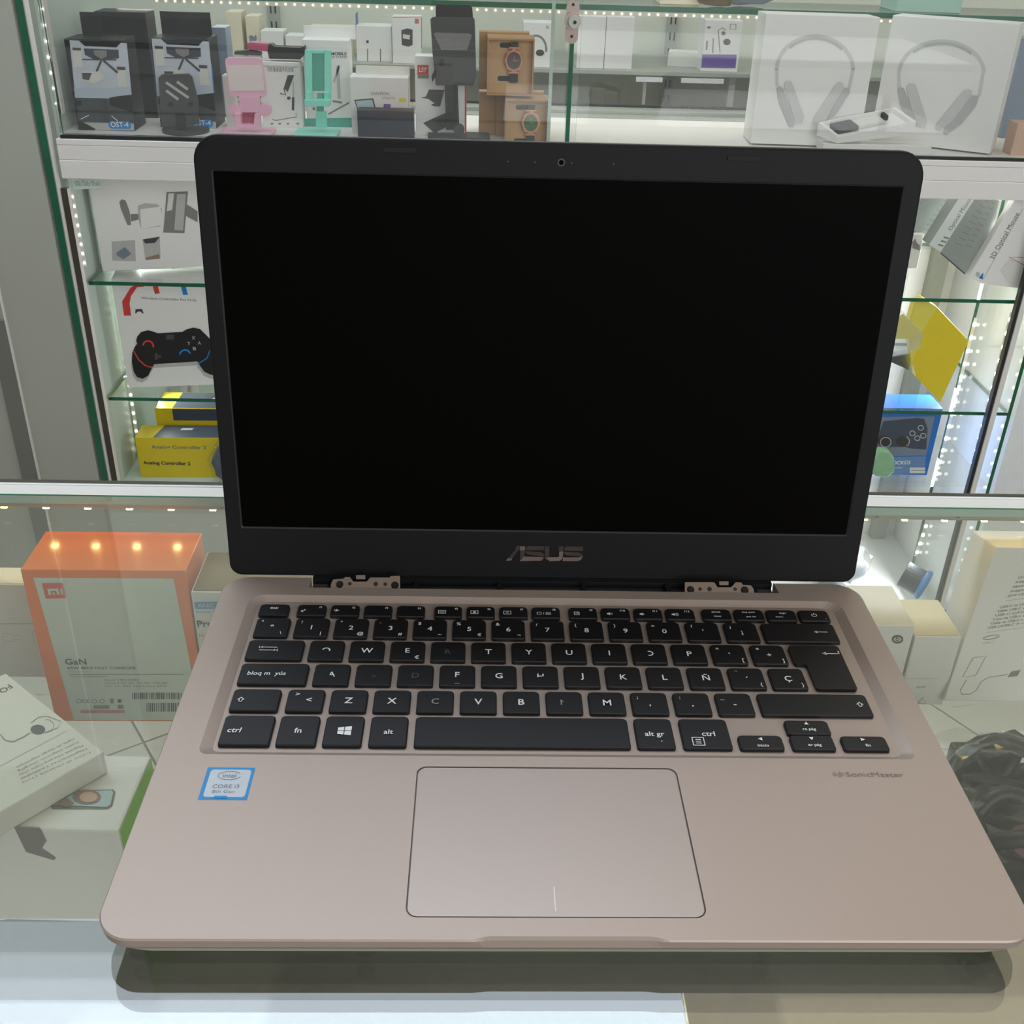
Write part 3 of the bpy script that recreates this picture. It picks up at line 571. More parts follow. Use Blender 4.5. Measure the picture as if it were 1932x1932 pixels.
plane_ic = poly_leg([[(-1, -.15), (.9, -.1), (1.1, .1), (.9, .25), (-1, .2)], [(-.1, .2), (-.5, 1), (-.2, 1), (.5, .2)], [(-.1, -.1), (-.5, -.9), (-.2, -.9), (.5, -.1)], [(-1, .2), (-1.2, .6), (-1, .6), (-.7, .2)]])
fk = [((488, 545), [('esc', .0, .12, .0022)]), ((560, 615), [('f1', .29, .20, .0015), ('zª', -.28, -.05, .0022)]), ((623, 678), [('f2', .29, .20, .0015), (plane_ic, -.28, -.0, .0012)]), ((686, 740), [('f3', .29, .20, .0015)]), ((748, 802), [('f4', .29, .20, .0015)]),
      ((819, 872), [('f5', .29, .20, .0015), (lap_ic, -.22, -.02, .0019)]), ((880, 934), [('f6', .29, .20, .0015), (bri_ic, -.22, -.02, .0019)]), ((942, 996), [('f7', .29, .20, .0015), (off_ic, -.22, -.02, .0019)]), ((1003, 1057), [('f8', .29, .22, .0015), (dual_ic, -.08, -.05, .0016)]),
      ((1073, 1127), [('f9', .29, .20, .0015), (pad_ic, -.22, -.02, .0015)]), ((1134, 1189), [('f10', .25, .20, .0015), (mute_ic, -.2, -.02, .0014)]), ((1196, 1250), [('f11', .25, .20, .0015), (vd_ic, -.2, -.02, .0014)]), ((1256, 1311), [('f12', .25, .20, .0015), (vu_ic, -.2, -.02, .0014)]),
      ((1325, 1380), [('pausa', 0, .2, .0014), ('inter', .02, -.12, .0014)]), ((1386, 1442), [('imp pant', 0, .2, .0013), ('pet sis', .04, -.12, .0013)]), ((1447, 1503), [('supr', .06, .16, .0014), ('insert', -.1, -.12, .0011)]), ((1508, 1565), [(pow_ic, 0, .06, .0014), ('·', .35, -.25, .002)])]
for (a, b), lg_ in fk:
    py = 1152+(a-488)*.0105; key(xat(a, py), xat(b, py), 'F', lg_)
UL, LR = (-.31, .22), (.30, -.26)
def nk(c, ul=None, lr=None, sz=.0033):
    r = [(c, 0, .04, sz)]
    if ul: r.append((ul, UL[0], UL[1]+.02, .0022))
    if lr: r.append((lr, LR[0], LR[1], .0022))
    return r
nums = [nk('º', 'ª', '\\'), nk('1', '!', '|'), nk('2', '"', '@'), nk('3', '·', '#'), nk('4', '$', '~'), nk('5', '%', '€'), nk('6', '&', '¬'), nk('7', '/'), nk('8', '('), nk('9', ')'), nk('0', '='), nk("'", '?'), nk('¡', '¿')]
x0n = -.1325
for i, lg_ in enumerate(nums): key(x0n+i*PT-KW/2, x0n+i*PT+KW/2, 'N', lg_)
key(xat(1440, 1194), xat(1580, 1196), 'N', [(back_ic, .28, .08, .0034)])
key(xat(465, 1226), xat(572, 1227), 'Q', [(tab_ic, -.12, .08, .0040)])
rows_q = ['Q', 'W', 'E', 'R', 'T', 'Y', 'U', 'I', 'O', 'P']
special = {'Q': [('Q', 0, .04, .0036, dict(clip=[(0, -.05, -.3, -1)]))], 'R': [('R', 0, .02, .0036, dict(m='legend_dim'))], 'E': [('E', 0, .06, .0034), ('€', .28, -.28, .0024)], 'O': [('O', 0, .04, .0036, dict(clip=[(-.12, 0, -1, 0)]))],
           'A': [('A', 0, .04, .0034, dict(clip=[(-.16, 0, -1, 0)]))], 'S': [('S', 0, .02, .0034, dict(m='legend_dim', clip=[(0, 0, 0, 1)]))], 'D': [('D', 0, .02, .0036, dict(m='legend_dim'))], 'F': [('F', 0, .08, .0036), ('_', 0, -.22, .003, dict(m='legend_mid'))], 'J': [('J', 0, .08, .0036), ('_', 0, -.22, .003, dict(m='legend_dim'))],
           'H': [('H', 0, .04, .0034, dict(clip=[(0, -.08, .35, -1)]))], 'C': [('C', 0, .04, .0036, dict(m='legend_mid'))], 'N': [('N', 0, .04, .0034, dict(m='legend_mid', clip=[(-.08, 0, 1, 0)]))]}
for i, ch in enumerate(rows_q):
    x = -.1043+i*PT; key(x-KW/2, x+KW/2, 'Q', special.get(ch, [(ch, 0, .04, .0036)]))
x = -.1043+10*PT; key(x-KW/2, x+KW/2, 'Q', [('`', 0, .0, .0036), ('^', UL[0], UL[1], .0024), ('[', LR[0]+.05, LR[1], .0024)])
x = -.1043+11*PT; key(x-KW/2, x+KW/2, 'Q', [('+', 0, .02, .0030), ('*', UL[0]+.02, UL[1], .0026), (']', LR[0]+.05, LR[1], .0024)])
# return key, an L shape across two rows
ex0, ex1, ex2 = xat(1493, 1236), xat(1600, 1260), xat(1533, 1280)
yq0, yq1, ya0 = ROWS['Q'][0], ROWS['Q'][1], ROWS['A'][0]
ret = [(ex2+.001, ya0), (ex1-.001, ya0), (ex1, ya0+.001), (ex1, yq1-.002), (ex1-.0006, yq1-.0006), (ex1-.002, yq1), (ex0+.002, yq1), (ex0+.0006, yq1-.0006), (ex0, yq1-.002), (ex0, yq0+.0012), (ex0+.001, yq0), (ex2-.0008, yq0), (ex2, yq0-.0008), (ex2, ya0+.001)]
b = bmesh.new(); rings = []
for z in (KZ0, KZ1): rings.append([b.verts.new((x, y, z)) for x, y in ret])
for k in range(len(ret)): b.faces.new([rings[0][k], rings[0][(k+1) % len(ret)], rings[1][(k+1) % len(ret)], rings[1][k]])
b.faces.new(rings[1]); b.faces.new(rings[0][::-1]); ro = frombm('key', b, M['key'], lap)
f = Face((0, 0, KZ1), (1, 0, 0), (0, 1, 0), ro); ret_ic(f, xat(1568, 1236), .1622, .0042, M['legend']); f.done()
key(xat(451, 1271), xat(581, 1271), 'A', [('bloq m  yús', -.1, .06, .0026, dict(shear=.1))])
xa = xat(626, 1271)
for i, ch in enumerate('ASDFGHJKLÑ'):
    x = xa+i*PT; key(x-KW/2, x+KW/2, 'A', special.get(ch, [(ch, 0, .04, .0036)]))
x = xa+10*PT; key(x-KW/2, x+KW/2, 'A', [('´', 0, .0, .0036), ('¨', UL[0]+.05, UL[1]+.02, .0030), ('{', LR[0]+.05, LR[1], .0022)])
x = xa+11*PT; key(x-KW/2, min(x+KW/2, ex2-.002), 'A', [('Ç', 0, .04, .0036), ('}', LR[0]+.05, LR[1], .0022)])
key(xat(436, 1320), xat(528, 1320), 'Z', [(shift_ic, -.30, .04, .0017)])
x0z = -.0899-PT
for i, lg_ in enumerate([[('<', .1, .06, .0034), ('>', UL[0]+.08, UL[1]+.02, .0026)]]+[special.get(c_, [(c_, 0, .04, .0038)]) for c_ in 'ZXCVBNM']+[nk(',', ';'), nk('.', ':', None, .004), nk('-', '_')]):
    key(x0z+i*PT-KW/2, x0z+i*PT+KW/2, 'Z', lg_)
key(xat(1433, 1330), xat(1642, 1332), 'Z', [(shift_ic, .41, .06, .0017)])
for (a, b_), lg_, row in (((417, 514), [('ctrl', -.24, .04, .0030, dict(shear=.12))], 'B'), ((524, 600), [('fn', .0, .04, .0030)], 'B'), ((611, 685), [(win_ic, .02, .04, .0028)], 'B'), ((697, 769), [('alt', 0, .02, .0028)], 'B'), ((782, 1187), [], 'B'),
                          ((1199, 1271), [('alt gr', 0, .02, .0028), ('·', .15, -.22, .003)], 'B'), ((1285, 1377), [('ctrl', .06, .04, .0030), (menu_ic, -.18, -.22, .0026)], 'B')):
    py = 1379+(a-417)*.008; key(xat(a, py), xat(b_, py), row, lg_)
for (a, b_), py, row, lg_ in (((1394, 1478), 1400, 'R', [(tri('l'), .0, .18, .0012), ('inicio', .02, -.2, .0016)]), ((1482, 1565), 1372, 'U', [(tri('u'), 0, .22, .0012), ('re pág', .02, -.1, .0016)]), ((1493, 1575), 1402, 'D', [(tri('d'), 0, .22, .0012), ('av pág', .02, -.14, .0016)]), ((1590, 1676), 1404, 'R', [(tri('r'), -.02, .2, .0012), ('fin', .04, -.14, .0016)])):
    key(xat(a, py), xat(b_, py), row, lg_)
# stickers and print on the palm rest
sk = box('processor_sticker', (-.1416, .0648, H), (-.1226, .0827, H+.0001), M['sticker_blue'], lap); tag(sk, 'blue framed processor sticker')
f = Face((-.1416, .0648, H+.0001), (1, 0, 0), (0, 1, 0), sk)
f.polyuv(rrect(.0016, .0178, .0014, .0166, .0014), M['sticker_grey'], 1, 'sticker_panel', .0001); f.polyuv(rrect(.006, .011, .0008, .0020, .0003), M['blue_print'], 2, 'sticker_tab', .0001)
f.textuv('intel', .0096, .0132, .0022, M['sticker_text'], .6, 'sticker_text', bold=.01); f.textuv('CORE i3', .0094, .0072, .0020, M['sticker_text'], .6, 'sticker_text', bold=.01, width=.0105); f.textuv('8th Gen', .0090, .0044, .0017, M['sticker_text'], .6, 'sticker_text', width=.0088)
for k in range(24):
    a0, a1 = math.radians(30+k*13.2), math.radians(30+(k+1)*13.2)
    f.polyuv([(.0096+rx*math.cos(a), .0132+ry*math.sin(a)) for a, rx, ry in ((a0, .0047, .0025), (a1, .0047, .0025), (a1, .0044, .0022), (a0, .0044, .0022))], M['sticker_text'], 1.8, 'sticker_text', .0001)
f.done()
f = Face((0, 0, H), (1, 0, 0), (0, 1, 0), lap)
f.textuv('SonicMaster', .1172, .0800, .0026, M['deck_print'], .7, 'palm_rest_print', 'l', width=.0237)
for i, (y0, y1) in enumerate(((.0805, .0822), (.0800, .0829), (.0808, .0819), (.0794, .0817), (.0797, .0831), (.0803, .0824), (.0806, .0820))):
    f.polyuv(rectp(.1119+i*.0007, y0, .1119+i*.0007+.0003, y1), M['deck_print'], .7, 'palm_rest_print')
f.done()
# ------------------------------------------------------------------ goods on the upper shelf
G_UP = 'goods on the upper cabinet shelf'
def ost(label, bl, br, top, y, sh, flap):
    t, bo, F = carton_px('phone_holder_box', label, 'box', bl, br, top, M['black_card'], ZU, .062, y=y, group='printed road picture boxes')
    f = F['front']; q = lambda *p: c1(*[(x+sh[0], yy+sh[1]) for x, yy in p])
    f.poly(q((507, 292), (925, 315), (960, 690), (548, 690)), M['sky'], 1); f.poly(q((548, 690), (960, 690), (972, 860), (560, 770)), M['road'], 1); f.poly(q((540, 640), (955, 640), (962, 720), (548, 712)), M['sky_low'], 2)
    f.poly(q((560, 770), (972, 780), (978, 905), (575, 945)), M['road'], 2); f.poly(q((590, 890), (976, 900), (980, 950), (640, 948)), M['grey_light'], 3)
    f.poly(q((800, 712), (860, 700), (960, 690), (972, 820), (800, 765)), M['black_card'], 4, 'printed_trees'); f.poly(q((556, 730), (590, 735), (600, 765), (558, 770)), M['black_card'], 4, 'printed_trees'); f.poly(q((568, 880), (600, 885), (700, 940), (690, 948), (580, 945)), M['black_card'], 4, 'printed_trees')
    f.line(q((590, 868), (650, 838)), 1.4, M['white'], 4, 'road_mark'); f.line(q((815, 845), (860, 880)), 1.4, M['white'], 4, 'road_mark')
    f.poly(q((575, 296), (880, 312), (850, 345), (620, 335)), M['black_card'], 2, 'printed_holder'); f.poly(q((612, 352), (865, 362), (868, 425), (700, 440), (620, 400)), M['navy'], 2, 'printed_holder'); f.poly(q((680, 365), (780, 368), (780, 410), (740, 430), (690, 400)), M['grey_mid'], 3, 'printed_holder')
    f.line(q((740, 440), (705, 520)), 4, M['ink'], 3, 'printed_holder'); f.line(q((755, 440), (860, 530)), 4, M['ink'], 3, 'printed_holder'); f.line(q((600, 432), (850, 436)), 2.5, M['ink'], 3, 'printed_holder')
    f.poly(q((527, 348), (595, 352), (605, 490), (540, 492)), M['white2'], 3, 'printed_phone'); f.poly(q((850, 485), (915, 490), (928, 635), (862, 632)), M['white2'], 3, 'printed_phone'); f.poly(q((595, 518), (735, 520), (770, 570), (690, 612), (600, 585)), M['white2'], 3, 'printed_phone'); f.poly(q((600, 530), (670, 532), (650, 585), (604, 575)), M['grey_dark'], 4, 'printed_phone')
    f.poly(q((530, 345), (592, 350), (592, 368), (532, 366)), M['ink'], 4, 'printed_phone'); f.poly(q((852, 484), (914, 488), (914, 510), (856, 508)), M['ink'], 4, 'printed_phone')
    u0, v0 = f.uv(q((795, 915))); u1, v1 = f.uv(q((955, 905))); f.polyuv([(u0+x, (v0+v1)/2+yv) for x, yv in rrect(0, u1-u0, -.0052, .0052, .004)], M['blue_print'], 5, 'model_badge')
    f.text('OST-4', q((812, 923)), q((942, 925)), M['white'], 9.5, 7, 'model_text', bold=.01); f.done()
    g = F['right']; g.polyuv([(.004, .05), (.010, .05), (.010, .09), (.004, .09)], M['blue_print'], 1, 'side_stripe'); g.done()
    tf = F['top']; o = tf.w(flap[0], .060, 0); box('lid_flap', (o.x, o.y-.002, o.z-.002), (o.x+flap[1], o.y, o.z+flap[2]), M['black_card'], t, .0005); 
    return t
ost('road picture phone holder box with blue tag, at the left end of the upper shelf', (148, 245), (254, 247), 74, 1.43, (0, 0), (.008, .030, .030))
ost('road picture phone holder box behind the charcoal slotted stand', (305, 241), (409, 243), 72, 1.465, (598, -12), (.002, .074, .030))
t, bo, F = carton_px('black_box', 'plain black box standing between the two road picture boxes', 'box', (205, 210), (298, 214), 22, M['black_card'], ZU, .05, y=1.535, group=G_UP)
# charcoal slotted stand with a round foot
y0 = 1.415
t = thing('tablet_stand', 'charcoal folding stand with three slots and a round foot', 'stand', atz((345, 258), ZU), G_UP); q0 = atz((345, 253), ZU)
disc('round_foot', (q0.x, 1.437, ZU), (0, 0, 1), .034, .004, M['grey_dark'], t, 32)
yb = 1.437
pl = Face((0, yb-.006, 0), (1, 0, 0), (0, 0, 1), t)
P = [pl.uv(p) for p in c1((1152, 570), (1180, 543), (1375, 537), (1400, 560), (1445, 740), (1450, 905), (1180, 925))]
prism('back_plate', [pl.w(u, v, 0) for u, v in P], (0, .004, 0), M['grey_dark'], t, .0008)
for a in (((1210, 600), (1375, 712)), ((1290, 595), (1370, 652)), ((1212, 660), (1300, 725))): pl.line(c1(*a), 5, M['grey_light'], 1, 'slot')
for x in (1245, 1390): pl.ell(c1((x, 760)), 5, 4, M['black'], 1, 'pad')
pl.done(); a = pl.w(*pl.uv(c1((1285, 830))), 0); b_ = pl.w(*pl.uv(c1((1345, 830))), 0); box('hinge_post', (a.x, yb-.012, ZU+.004), (b_.x, yb-.0062, a.z), M['black'], t, .0008)
# pink stand
t = thing('phone_stand', 'pink folding phone stand with a pale pad, beside the road picture boxes', 'stand', atz((465, 256), ZU), 'phone stands on the upper shelf')
yp = 1.425; pf = Face((0, yp, 0), (1, 0, 0), (0, 0, 1), t)
def sol(name, pts, m, y=None, d=.005, b=.0008, par=None, face=None):
    f_ = face or pf; return prism(name, [f_.w(*f_.uv(p), 0)+V((0, (y or 0), 0)) for p in pts], (0, d, 0), m, par or t, b)
sol('head_plate', c2((118, 560), (125, 535), (150, 522), (430, 522), (455, 545), (498, 860), (480, 880), (170, 880), (152, 860)), M['pink'])
pf.poly(c2((133, 590), (455, 590), (480, 825), (165, 828)), M['mirror_pad'], 2, 'pale_pad')
sol('neck', c2((245, 878), (435, 878), (440, 1025), (262, 1025)), M['pink'], -.002, .006)
for c_ in ((215, 1000), (485, 1000)): q = pf.uv(c2(c_)); disc('pivot_knob', pf.w(*q, .004), (0, 1, 0), .0088, .012, M['pink'], t, 20)
sol('bracket', c2((215, 1020), (270, 1030), (270, 1130), (395, 1130), (395, 1030), (445, 1020), (450, 1160), (218, 1160)), M['pink'], -.008, .010)
sol('slider', c2((268, 1028), (395, 1028), (395, 1130), (272, 1130)), M['pink_dark'], .003, .004); pf.done()
q = atz(c2((345, 1200)), ZU); box('foot_plate', (q.x-.038, yp-.025, ZU), (q.x+.038, yp+.035, ZU+.005), M['pink'], t, .002)
# white boxes behind the pink stand
t, bo, F = carton_px('stand_box', 'white phone stand box with its side toward the pink stand', 'box', c2((140, 1200)), c2((235, 1200)), 142, M['white'], ZU, .02, y=1.478, group='white stand boxes'); 
t, bo, F = carton_px('stand_box', 'white folding phone stand box printed with a dark stand, right of the pink stand', 'box', (497, 240), (572, 240), 116, M['white'], ZU, .03, y=1.485, group='white stand boxes')
f = F['front']; f.text('Folding desktop phone stand', c2((465, 610)), c2((785, 618)), M['ink_soft'], 4, 1); f.text('可折叠桌面手机支架', c2((505, 650)), c2((745, 652)), M['ink'], 6.5, 1)
f.poly(c2((690, 685), (750, 685), (690, 840), (655, 800)), M['ink'], 1, 'printed_stand'); f.line(c2((655, 800), (670, 865), (620, 850)), 3, M['ink_soft'], 1, 'printed_stand'); f.ell(c2((700, 893)), 3.5, 3, M['ink'], 2, 'printed_stand'); f.line(c2((740, 740), (740, 880)), 2.5, M['grey_light'], 1, 'printed_stand'); f.line(c2((740, 885), (738, 1005)), 4.5, M['ink'], 1, 'printed_stand')
f.line(c2((550, 1085), (580, 1098), (770, 1065), (765, 1030)), 1.6, M['grey_mid'], 1, 'printed_stand')
for x in (545, 615, 690, 780): f.line(c2((x-10, 1128), (x+14, 1126)), 3, M['grey_mid'], 1, 'printed_icons')
f.done()
t, bo, F = carton_px('stand_box', 'tall white phone stand box with grey lower band behind the mint stand', 'box', c2((870, 1165)), c2((1280, 1170)), c2((0, 360))[1], M['white'], ZU, .035, y=1.50, group='white stand boxes')
f = F['front']; f.poly(c2((835, 1080), (1280, 1075), (1280, 1170), (830, 1168)), M['teal_dark'], 1, 'lower_band'); f.text('MOBILE', c2((1085, 503)), c2((1228, 503)), M['ink'], 5.5, 1, bold=.02); f.text('DESKTOP STAND', c2((985, 530)), c2((1230, 530)), M['ink'], 4, 1)
f.line(c2((1160, 595), (1110, 750)), 4, M['grey_light'], 1, 'printed_stand'); f.line(c2((1145, 600), (1160, 900)), 6, M['grey_light'], 1, 'printed_stand'); f.line(c2((1100, 920), (1185, 935)), 4, M['grey_mid'], 2, 'printed_stand'); f.line(c2((1060, 1040), (1250, 935)), 3, M['grey_mid'], 1, 'printed_stand'); f.ell(c2((930, 990)), 3, 3, M['ink_soft'], 2, 'printed_stand'); f.done()
tf = F['top']; a = tf.w(-.002, .034, 0); box('hang_tab', (a.x, a.y-.0015, a.z-.002), (a.x+.078, a.y, a.z+.016), M['white'], t, .0004)
# mint stand
t = thing('phone_stand', 'mint green folding phone stand with a slotted back', 'stand', atz((600, 258), ZU), 'phone stands on the upper shelf'); yp = 1.43; pf = Face((0, yp, 0), (1, 0, 0), (0, 0, 1), t)
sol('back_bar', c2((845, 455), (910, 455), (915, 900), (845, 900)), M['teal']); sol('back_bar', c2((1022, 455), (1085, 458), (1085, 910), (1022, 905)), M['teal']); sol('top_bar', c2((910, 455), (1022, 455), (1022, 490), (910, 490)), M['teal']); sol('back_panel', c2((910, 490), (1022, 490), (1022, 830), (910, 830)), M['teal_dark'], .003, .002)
sol('cradle', c2((850, 895), (1085, 900), (1075, 960), (855, 955)), M['teal'], -.012, .014); sol('lip', c2((858, 830), (905, 830), (905, 896), (850, 896)), M['teal'], -.006, .008); sol('lip', c2((1025, 835), (1070, 835), (1075, 900), (1025, 900)), M['teal'], -.006, .008)
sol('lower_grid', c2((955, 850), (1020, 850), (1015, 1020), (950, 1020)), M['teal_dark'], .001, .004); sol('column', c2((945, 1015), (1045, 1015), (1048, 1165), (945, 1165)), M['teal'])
q = atz(c2((985, 1195)), ZU); box('foot_plate', (q.x-.032, yp-.022, ZU), (q.x+.032, yp+.03, ZU+.006), M['teal'], t, .002); pf.done()
# stents box with navy carton in front
t, bo, F = carton_px('stand_box', 'white stand box lettered in small capitals behind the navy carton', 'box', c2((1278, 1225)), c2((1795, 1225)), c2((0, 700))[1], M['white'], ZU, .04, y=1.452, group='white stand boxes')
f = F['front']; f.text('UNIVERSAL', c2((1448, 866)), c2((1625, 868)), M['ink_soft'], 6, 1); f.text('STENTS', c2((1550, 905)), c2((1668, 905)), M['grey_mid'], 4.5, 1)
f.poly(c2((1295, 910), (1468, 895), (1500, 1010), (1330, 1010)), M['ink'], 1, 'printed_tablet'); f.poly(c2((1308, 920), (1460, 906), (1488, 1010), (1338, 1010)), M['screen_print'], 2, 'printed_tablet'); f.poly(c2((1568, 945), (1630, 950), (1622, 1010), (1555, 1000)), M['purple'], 1, 'printed_tablet'); f.poly(c2((1705, 892), (1768, 892), (1768, 930), (1705, 930)), M['yellow_side'], 1, 'printed_tag'); f.done()
tf = F['top']; a = tf.w(.006, .030, 0); box('hang_tab', (a.x, a.y-.0015, a.z-.002), (a.x+.08, a.y, a.z+.012), M['white2'], t, .0004)
carton_px('navy_carton', 'dark navy carton in front of the small capitals stand box', 'box', c2((1332, 1270)), c2((1838, 1270)), c2((0, 1003))[1], M['navy'], ZU, .028, y=1.412, group=G_UP)
# LST box and tall black stand
t, bo, F = carton_px('stand_box', 'white and red stand box with square red logo behind the tall black stand', 'box', c3((120, 1280)), c3((575, 1245)), c3((0, 510))[1], M['white'], ZU, .03, y=1.452, group='white stand boxes')
f = F['front']; f.rect(*c3((132, 592)), *c3((235, 680)), M['red'], 1, 'logo_square'); f.rect(*c3((135, 682)), *c3((238, 715)), M['grey_mid'], 1, 'logo_bar'); f.text('LST', c3((145, 655)), c3((222, 655)), M['white'], 8, 2, shear=.2, bold=.02)
f.poly(c3((165, 890), (210, 880), (240, 815), (380, 820), (340, 970), (290, 970), (255, 955), (290, 940), (230, 900)), M['ink'], 1, 'printed_bracket'); f.poly(c3((185, 1120), (385, 1030), (500, 1100), (290, 1215)), M['grey_dark'], 1, 'printed_plate'); f.ell(c3((340, 1120)), 10, 6, M['ink'], 2, 'printed_plate'); f.line(c3((120, 1235), (390, 1240)), 1, M['ink_soft'], 1, 'printed_line')
f.line(c3((572, 745), (572, 1240)), 3, M['red'], 1, 'edge_stripe'); f.done(); F['right'].polyuv([(.004, .004), (.026, .004), (.026, .09), (.004, .09)], M['grey_light'], 1, 'side_panel'); F['right'].done()
t = thing('phone_stand', 'tall black folding phone stand with grey trapezoid pad', 'stand', atz((855, 268), ZU), 'phone stands on the upper shelf'); yp = 1.42; pf = Face((0, yp, 0), (1, 0, 0), (0, 0, 1), t)
sol('upper_plate', c3((250, 175), (275, 155), (640, 160), (655, 180), (670, 700), (640, 780), (300, 780), (270, 480)), M['grey_dark'], 0, .006)
sol('top_clip', c3((298, 60), (315, 35), (375, 40), (400, 55), (545, 55), (565, 42), (610, 45), (632, 70), (640, 170), (300, 165)), M['black'], .002, .005)
pf.poly(c3((283, 310), (300, 295), (610, 305), (630, 320), (585, 458), (350, 455)), M['grey_mid'], 2, 'grip_pad'); pf.ell(c3((355, 570)), 5, 7, M['black'], 1, 'pivot_mark'); pf.done()
sol('column', c3((380, 780), (500, 780), (515, 1180), (395, 1180)), M['black'], -.004, .008); sol('hook', c3((262, 690), (295, 620), (310, 640), (300, 690), (270, 745)), M['black'], -.006, .006)
q = pf.uv(c3((512, 1180))); disc('side_knob', pf.w(*q, .006), (0, 1, 0), .0080, .010, M['grey_dark'], t, 18)
q = atz(c3((510, 1262)), ZU); bm = bmesh.new(); addprism(bm, [V((q.x+u, q.y+.004+v, ZU)) for u, v in rrect(-.046, .046, -.022, .022, .012)], (0, 0, .005)); frombm('foot_plate', bm, M['grey_dark'], t)
# kraft watch boxes
def watch_box(label, wl, fbl, fbr, ftop, z, y, cx, cy, dial, strap, conv_, slots, cyaw=0):
    t = thing('watch_box', label, 'box', V((aty(fbl, y).x, y+.03, z)), 'kraft watch boxes')
    a = aty(fbl, y); c_ = aty(fbr, y); h = aty((fbl[0], ftop), y).z-z; w = c_.x-a.x; th = .0022; dp = .05
    # tray: back, four walls
    box('tray_wall', (a.x, y, z), (a.x+w, y+dp, z+th), M['kraft'], t); box('tray_wall', (a.x, y, z+h-th), (a.x+w, y+dp, z+h), M['kraft'], t)
    box('tray_wall', (a.x, y, z+th), (a.x+th, y+dp, z+h-th), M['kraft'], t); box('tray_wall', (a.x+w-th, y, z+th), (a.x+w, y+dp, z+h-th), M['kraft'], t)
    ins = box('insert_card', (a.x+th, y+.012, z+th), (a.x+w-th, y+.015, z+h-th), M['kraft_in'], t)
    box('lid_sleeve', (a.x-.012, y+dp+.0005, z), (a.x+w-.006, y+dp+.02, z+h+.003), M['kraft'], t, .0006)
    f = Face((0, y+.012, 0), (1, 0, 0), (0, 0, 1), t)
    for s in slots: f.polyuv([f.uv(p) for p in conv_(*s)], M['black'], 1, 'strap_slot')
    f.done()
    wt = thing('wristwatch', wl, 'watch', f.w(*f.uv(conv_((cx, cy))), .004), 'watches in kraft boxes'); cc = f.w(*f.uv(conv_((cx, cy))), .004); px = abs(f.uv(conv_((cx+10, cy)))[0]-f.uv(conv_((cx, cy)))[0])/10
    bm = bmesh.new()
    # scalloped bezel ring
    pts = []
    for k in range(36):
        an = 2*math.pi*k/36; rr = 82*px*(1+.05*math.cos(an*8)); pts.append(cc+V((math.cos(an)*rr*.98, 0, math.sin(an)*rr*1.18)))
    addprism(bm, pts, (0, -.004, 0)); frombm('case', bm, M['rose_gold'], wt)
    bm = bmesh.new(); addprism(bm, [cc+V((math.cos(2*math.pi*k/28)*64*px, -.0041, math.sin(2*math.pi*k/28)*74*px)) for k in range(28)], (0, -.0006, 0)); dl = frombm('dial', bm, M[dial], wt)
    box('hand', (cc.x-.0003, cc.y-.0052, cc.z), (cc.x+.0003, cc.y-.0047, cc.z+.0075), M['rose_gold'], dl); box('hand', (cc.x, cc.y-.0052, cc.z-.0003), (cc.x+.005, cc.y-.0047, cc.z+.0003), M['rose_gold'], dl)
    for sg in (1, -1):
        zz = cc.z+sg*104*px; box('lug', (cc.x-50*px, cc.y-.003, zz-9*px), (cc.x+50*px, cc.y-.0005, zz+9*px), M['rose_gold'], wt, .0005)
    box('strap', (cc.x-36*px, cc.y-.0025, cc.z-190*px), (cc.x+40*px, cc.y+.0015, cc.z-112*px), M[strap], wt, .0006); box('strap', (cc.x-36*px, cc.y-.0025, cc.z+112*px), (cc.x+36*px, cc.y+.0015, cc.z+150*px), M[strap], wt, .0006)
    return t, z+h
def sl(x0, x1, y0, y1): return rrect(x0, x1, y0, y1, (y1-y0)*.45, 4)
_, ztop = watch_box('kraft watch box holding the green dial watch, lower of the two', 'rose gold watch with green dial in the lower kraft box', c3((925, 1310)), c3((1322, 1310)), c3((0, 905))[1], ZU, 1.408, 1165, 1110, 'dial_green', 'strap_green', c3, [sl(1030, 1195, 955, 1000), sl(1012, 1130, 1262, 1300)])
t, bo, F = carton_px('kraft_box', 'plain kraft box beside the lower watch box', 'box', c3((690, 1265)), c3((905, 1265)), c3((0, 850))[1], M['kraft'], ZU, .05, y=1.47, group='kraft watch boxes')
watch_box('kraft watch box holding the grey dial watch, on top of the other', 'rose gold watch with grey dial in the upper kraft box', c3((765, 800)), c3((1188, 800)), c3((0, 345))[1], ztop+.0035, 1.418, 1012, 545, 'dial_grey', 'strap_black', c3, [sl(883, 1048, 388, 435), sl(862, 985, 690, 738)])
# headphone boxes
def phones_box(label, bl, br, top, y, yr, lean, draw):
    a = V((aty(bl, y).x, y, ZU)); c_ = V((aty(br, yr).x, yr, ZU)); ex = c_-a; nn = V((-ex.y, ex.x, 0)).normalized(); h = (aty((bl[0], top), y).z-ZU)*1.02
    ey = V((0, 0, math.cos(lean)*h))+nn*(math.sin(lean)*h)
    t, bo, F = carton('headphone_box', label, 'box', a+V((0, 0, .0024)), ex, ey, .07, M['white'], 'headphone boxes'); f = F['front']; draw(f); f.done()
    return t
def hp_art(f, cv, arc_c, rx, ry, cups, tops):
    f.ring(cv(arc_c), rx*.27536, ry*.27536, 7, M['hp_light'], 1, 'printed_headband', 180, 360)
    f.ring(cv((arc_c[0], arc_c[1]+6)), rx*.262, ry*.264, 5, M['hp_mid'], 2, 'printed_headband', 225, 318)
    for p in tops: f.line(cv(*p), 6, M['hp_light'], 1, 'printed_headband')
    for (pts, m, l) in cups: f.poly(cv(*pts), M[{'grey_mid': 'hp_mid', 'grey_light': 'hp_light'}[m]], l, 'printed_earcup')
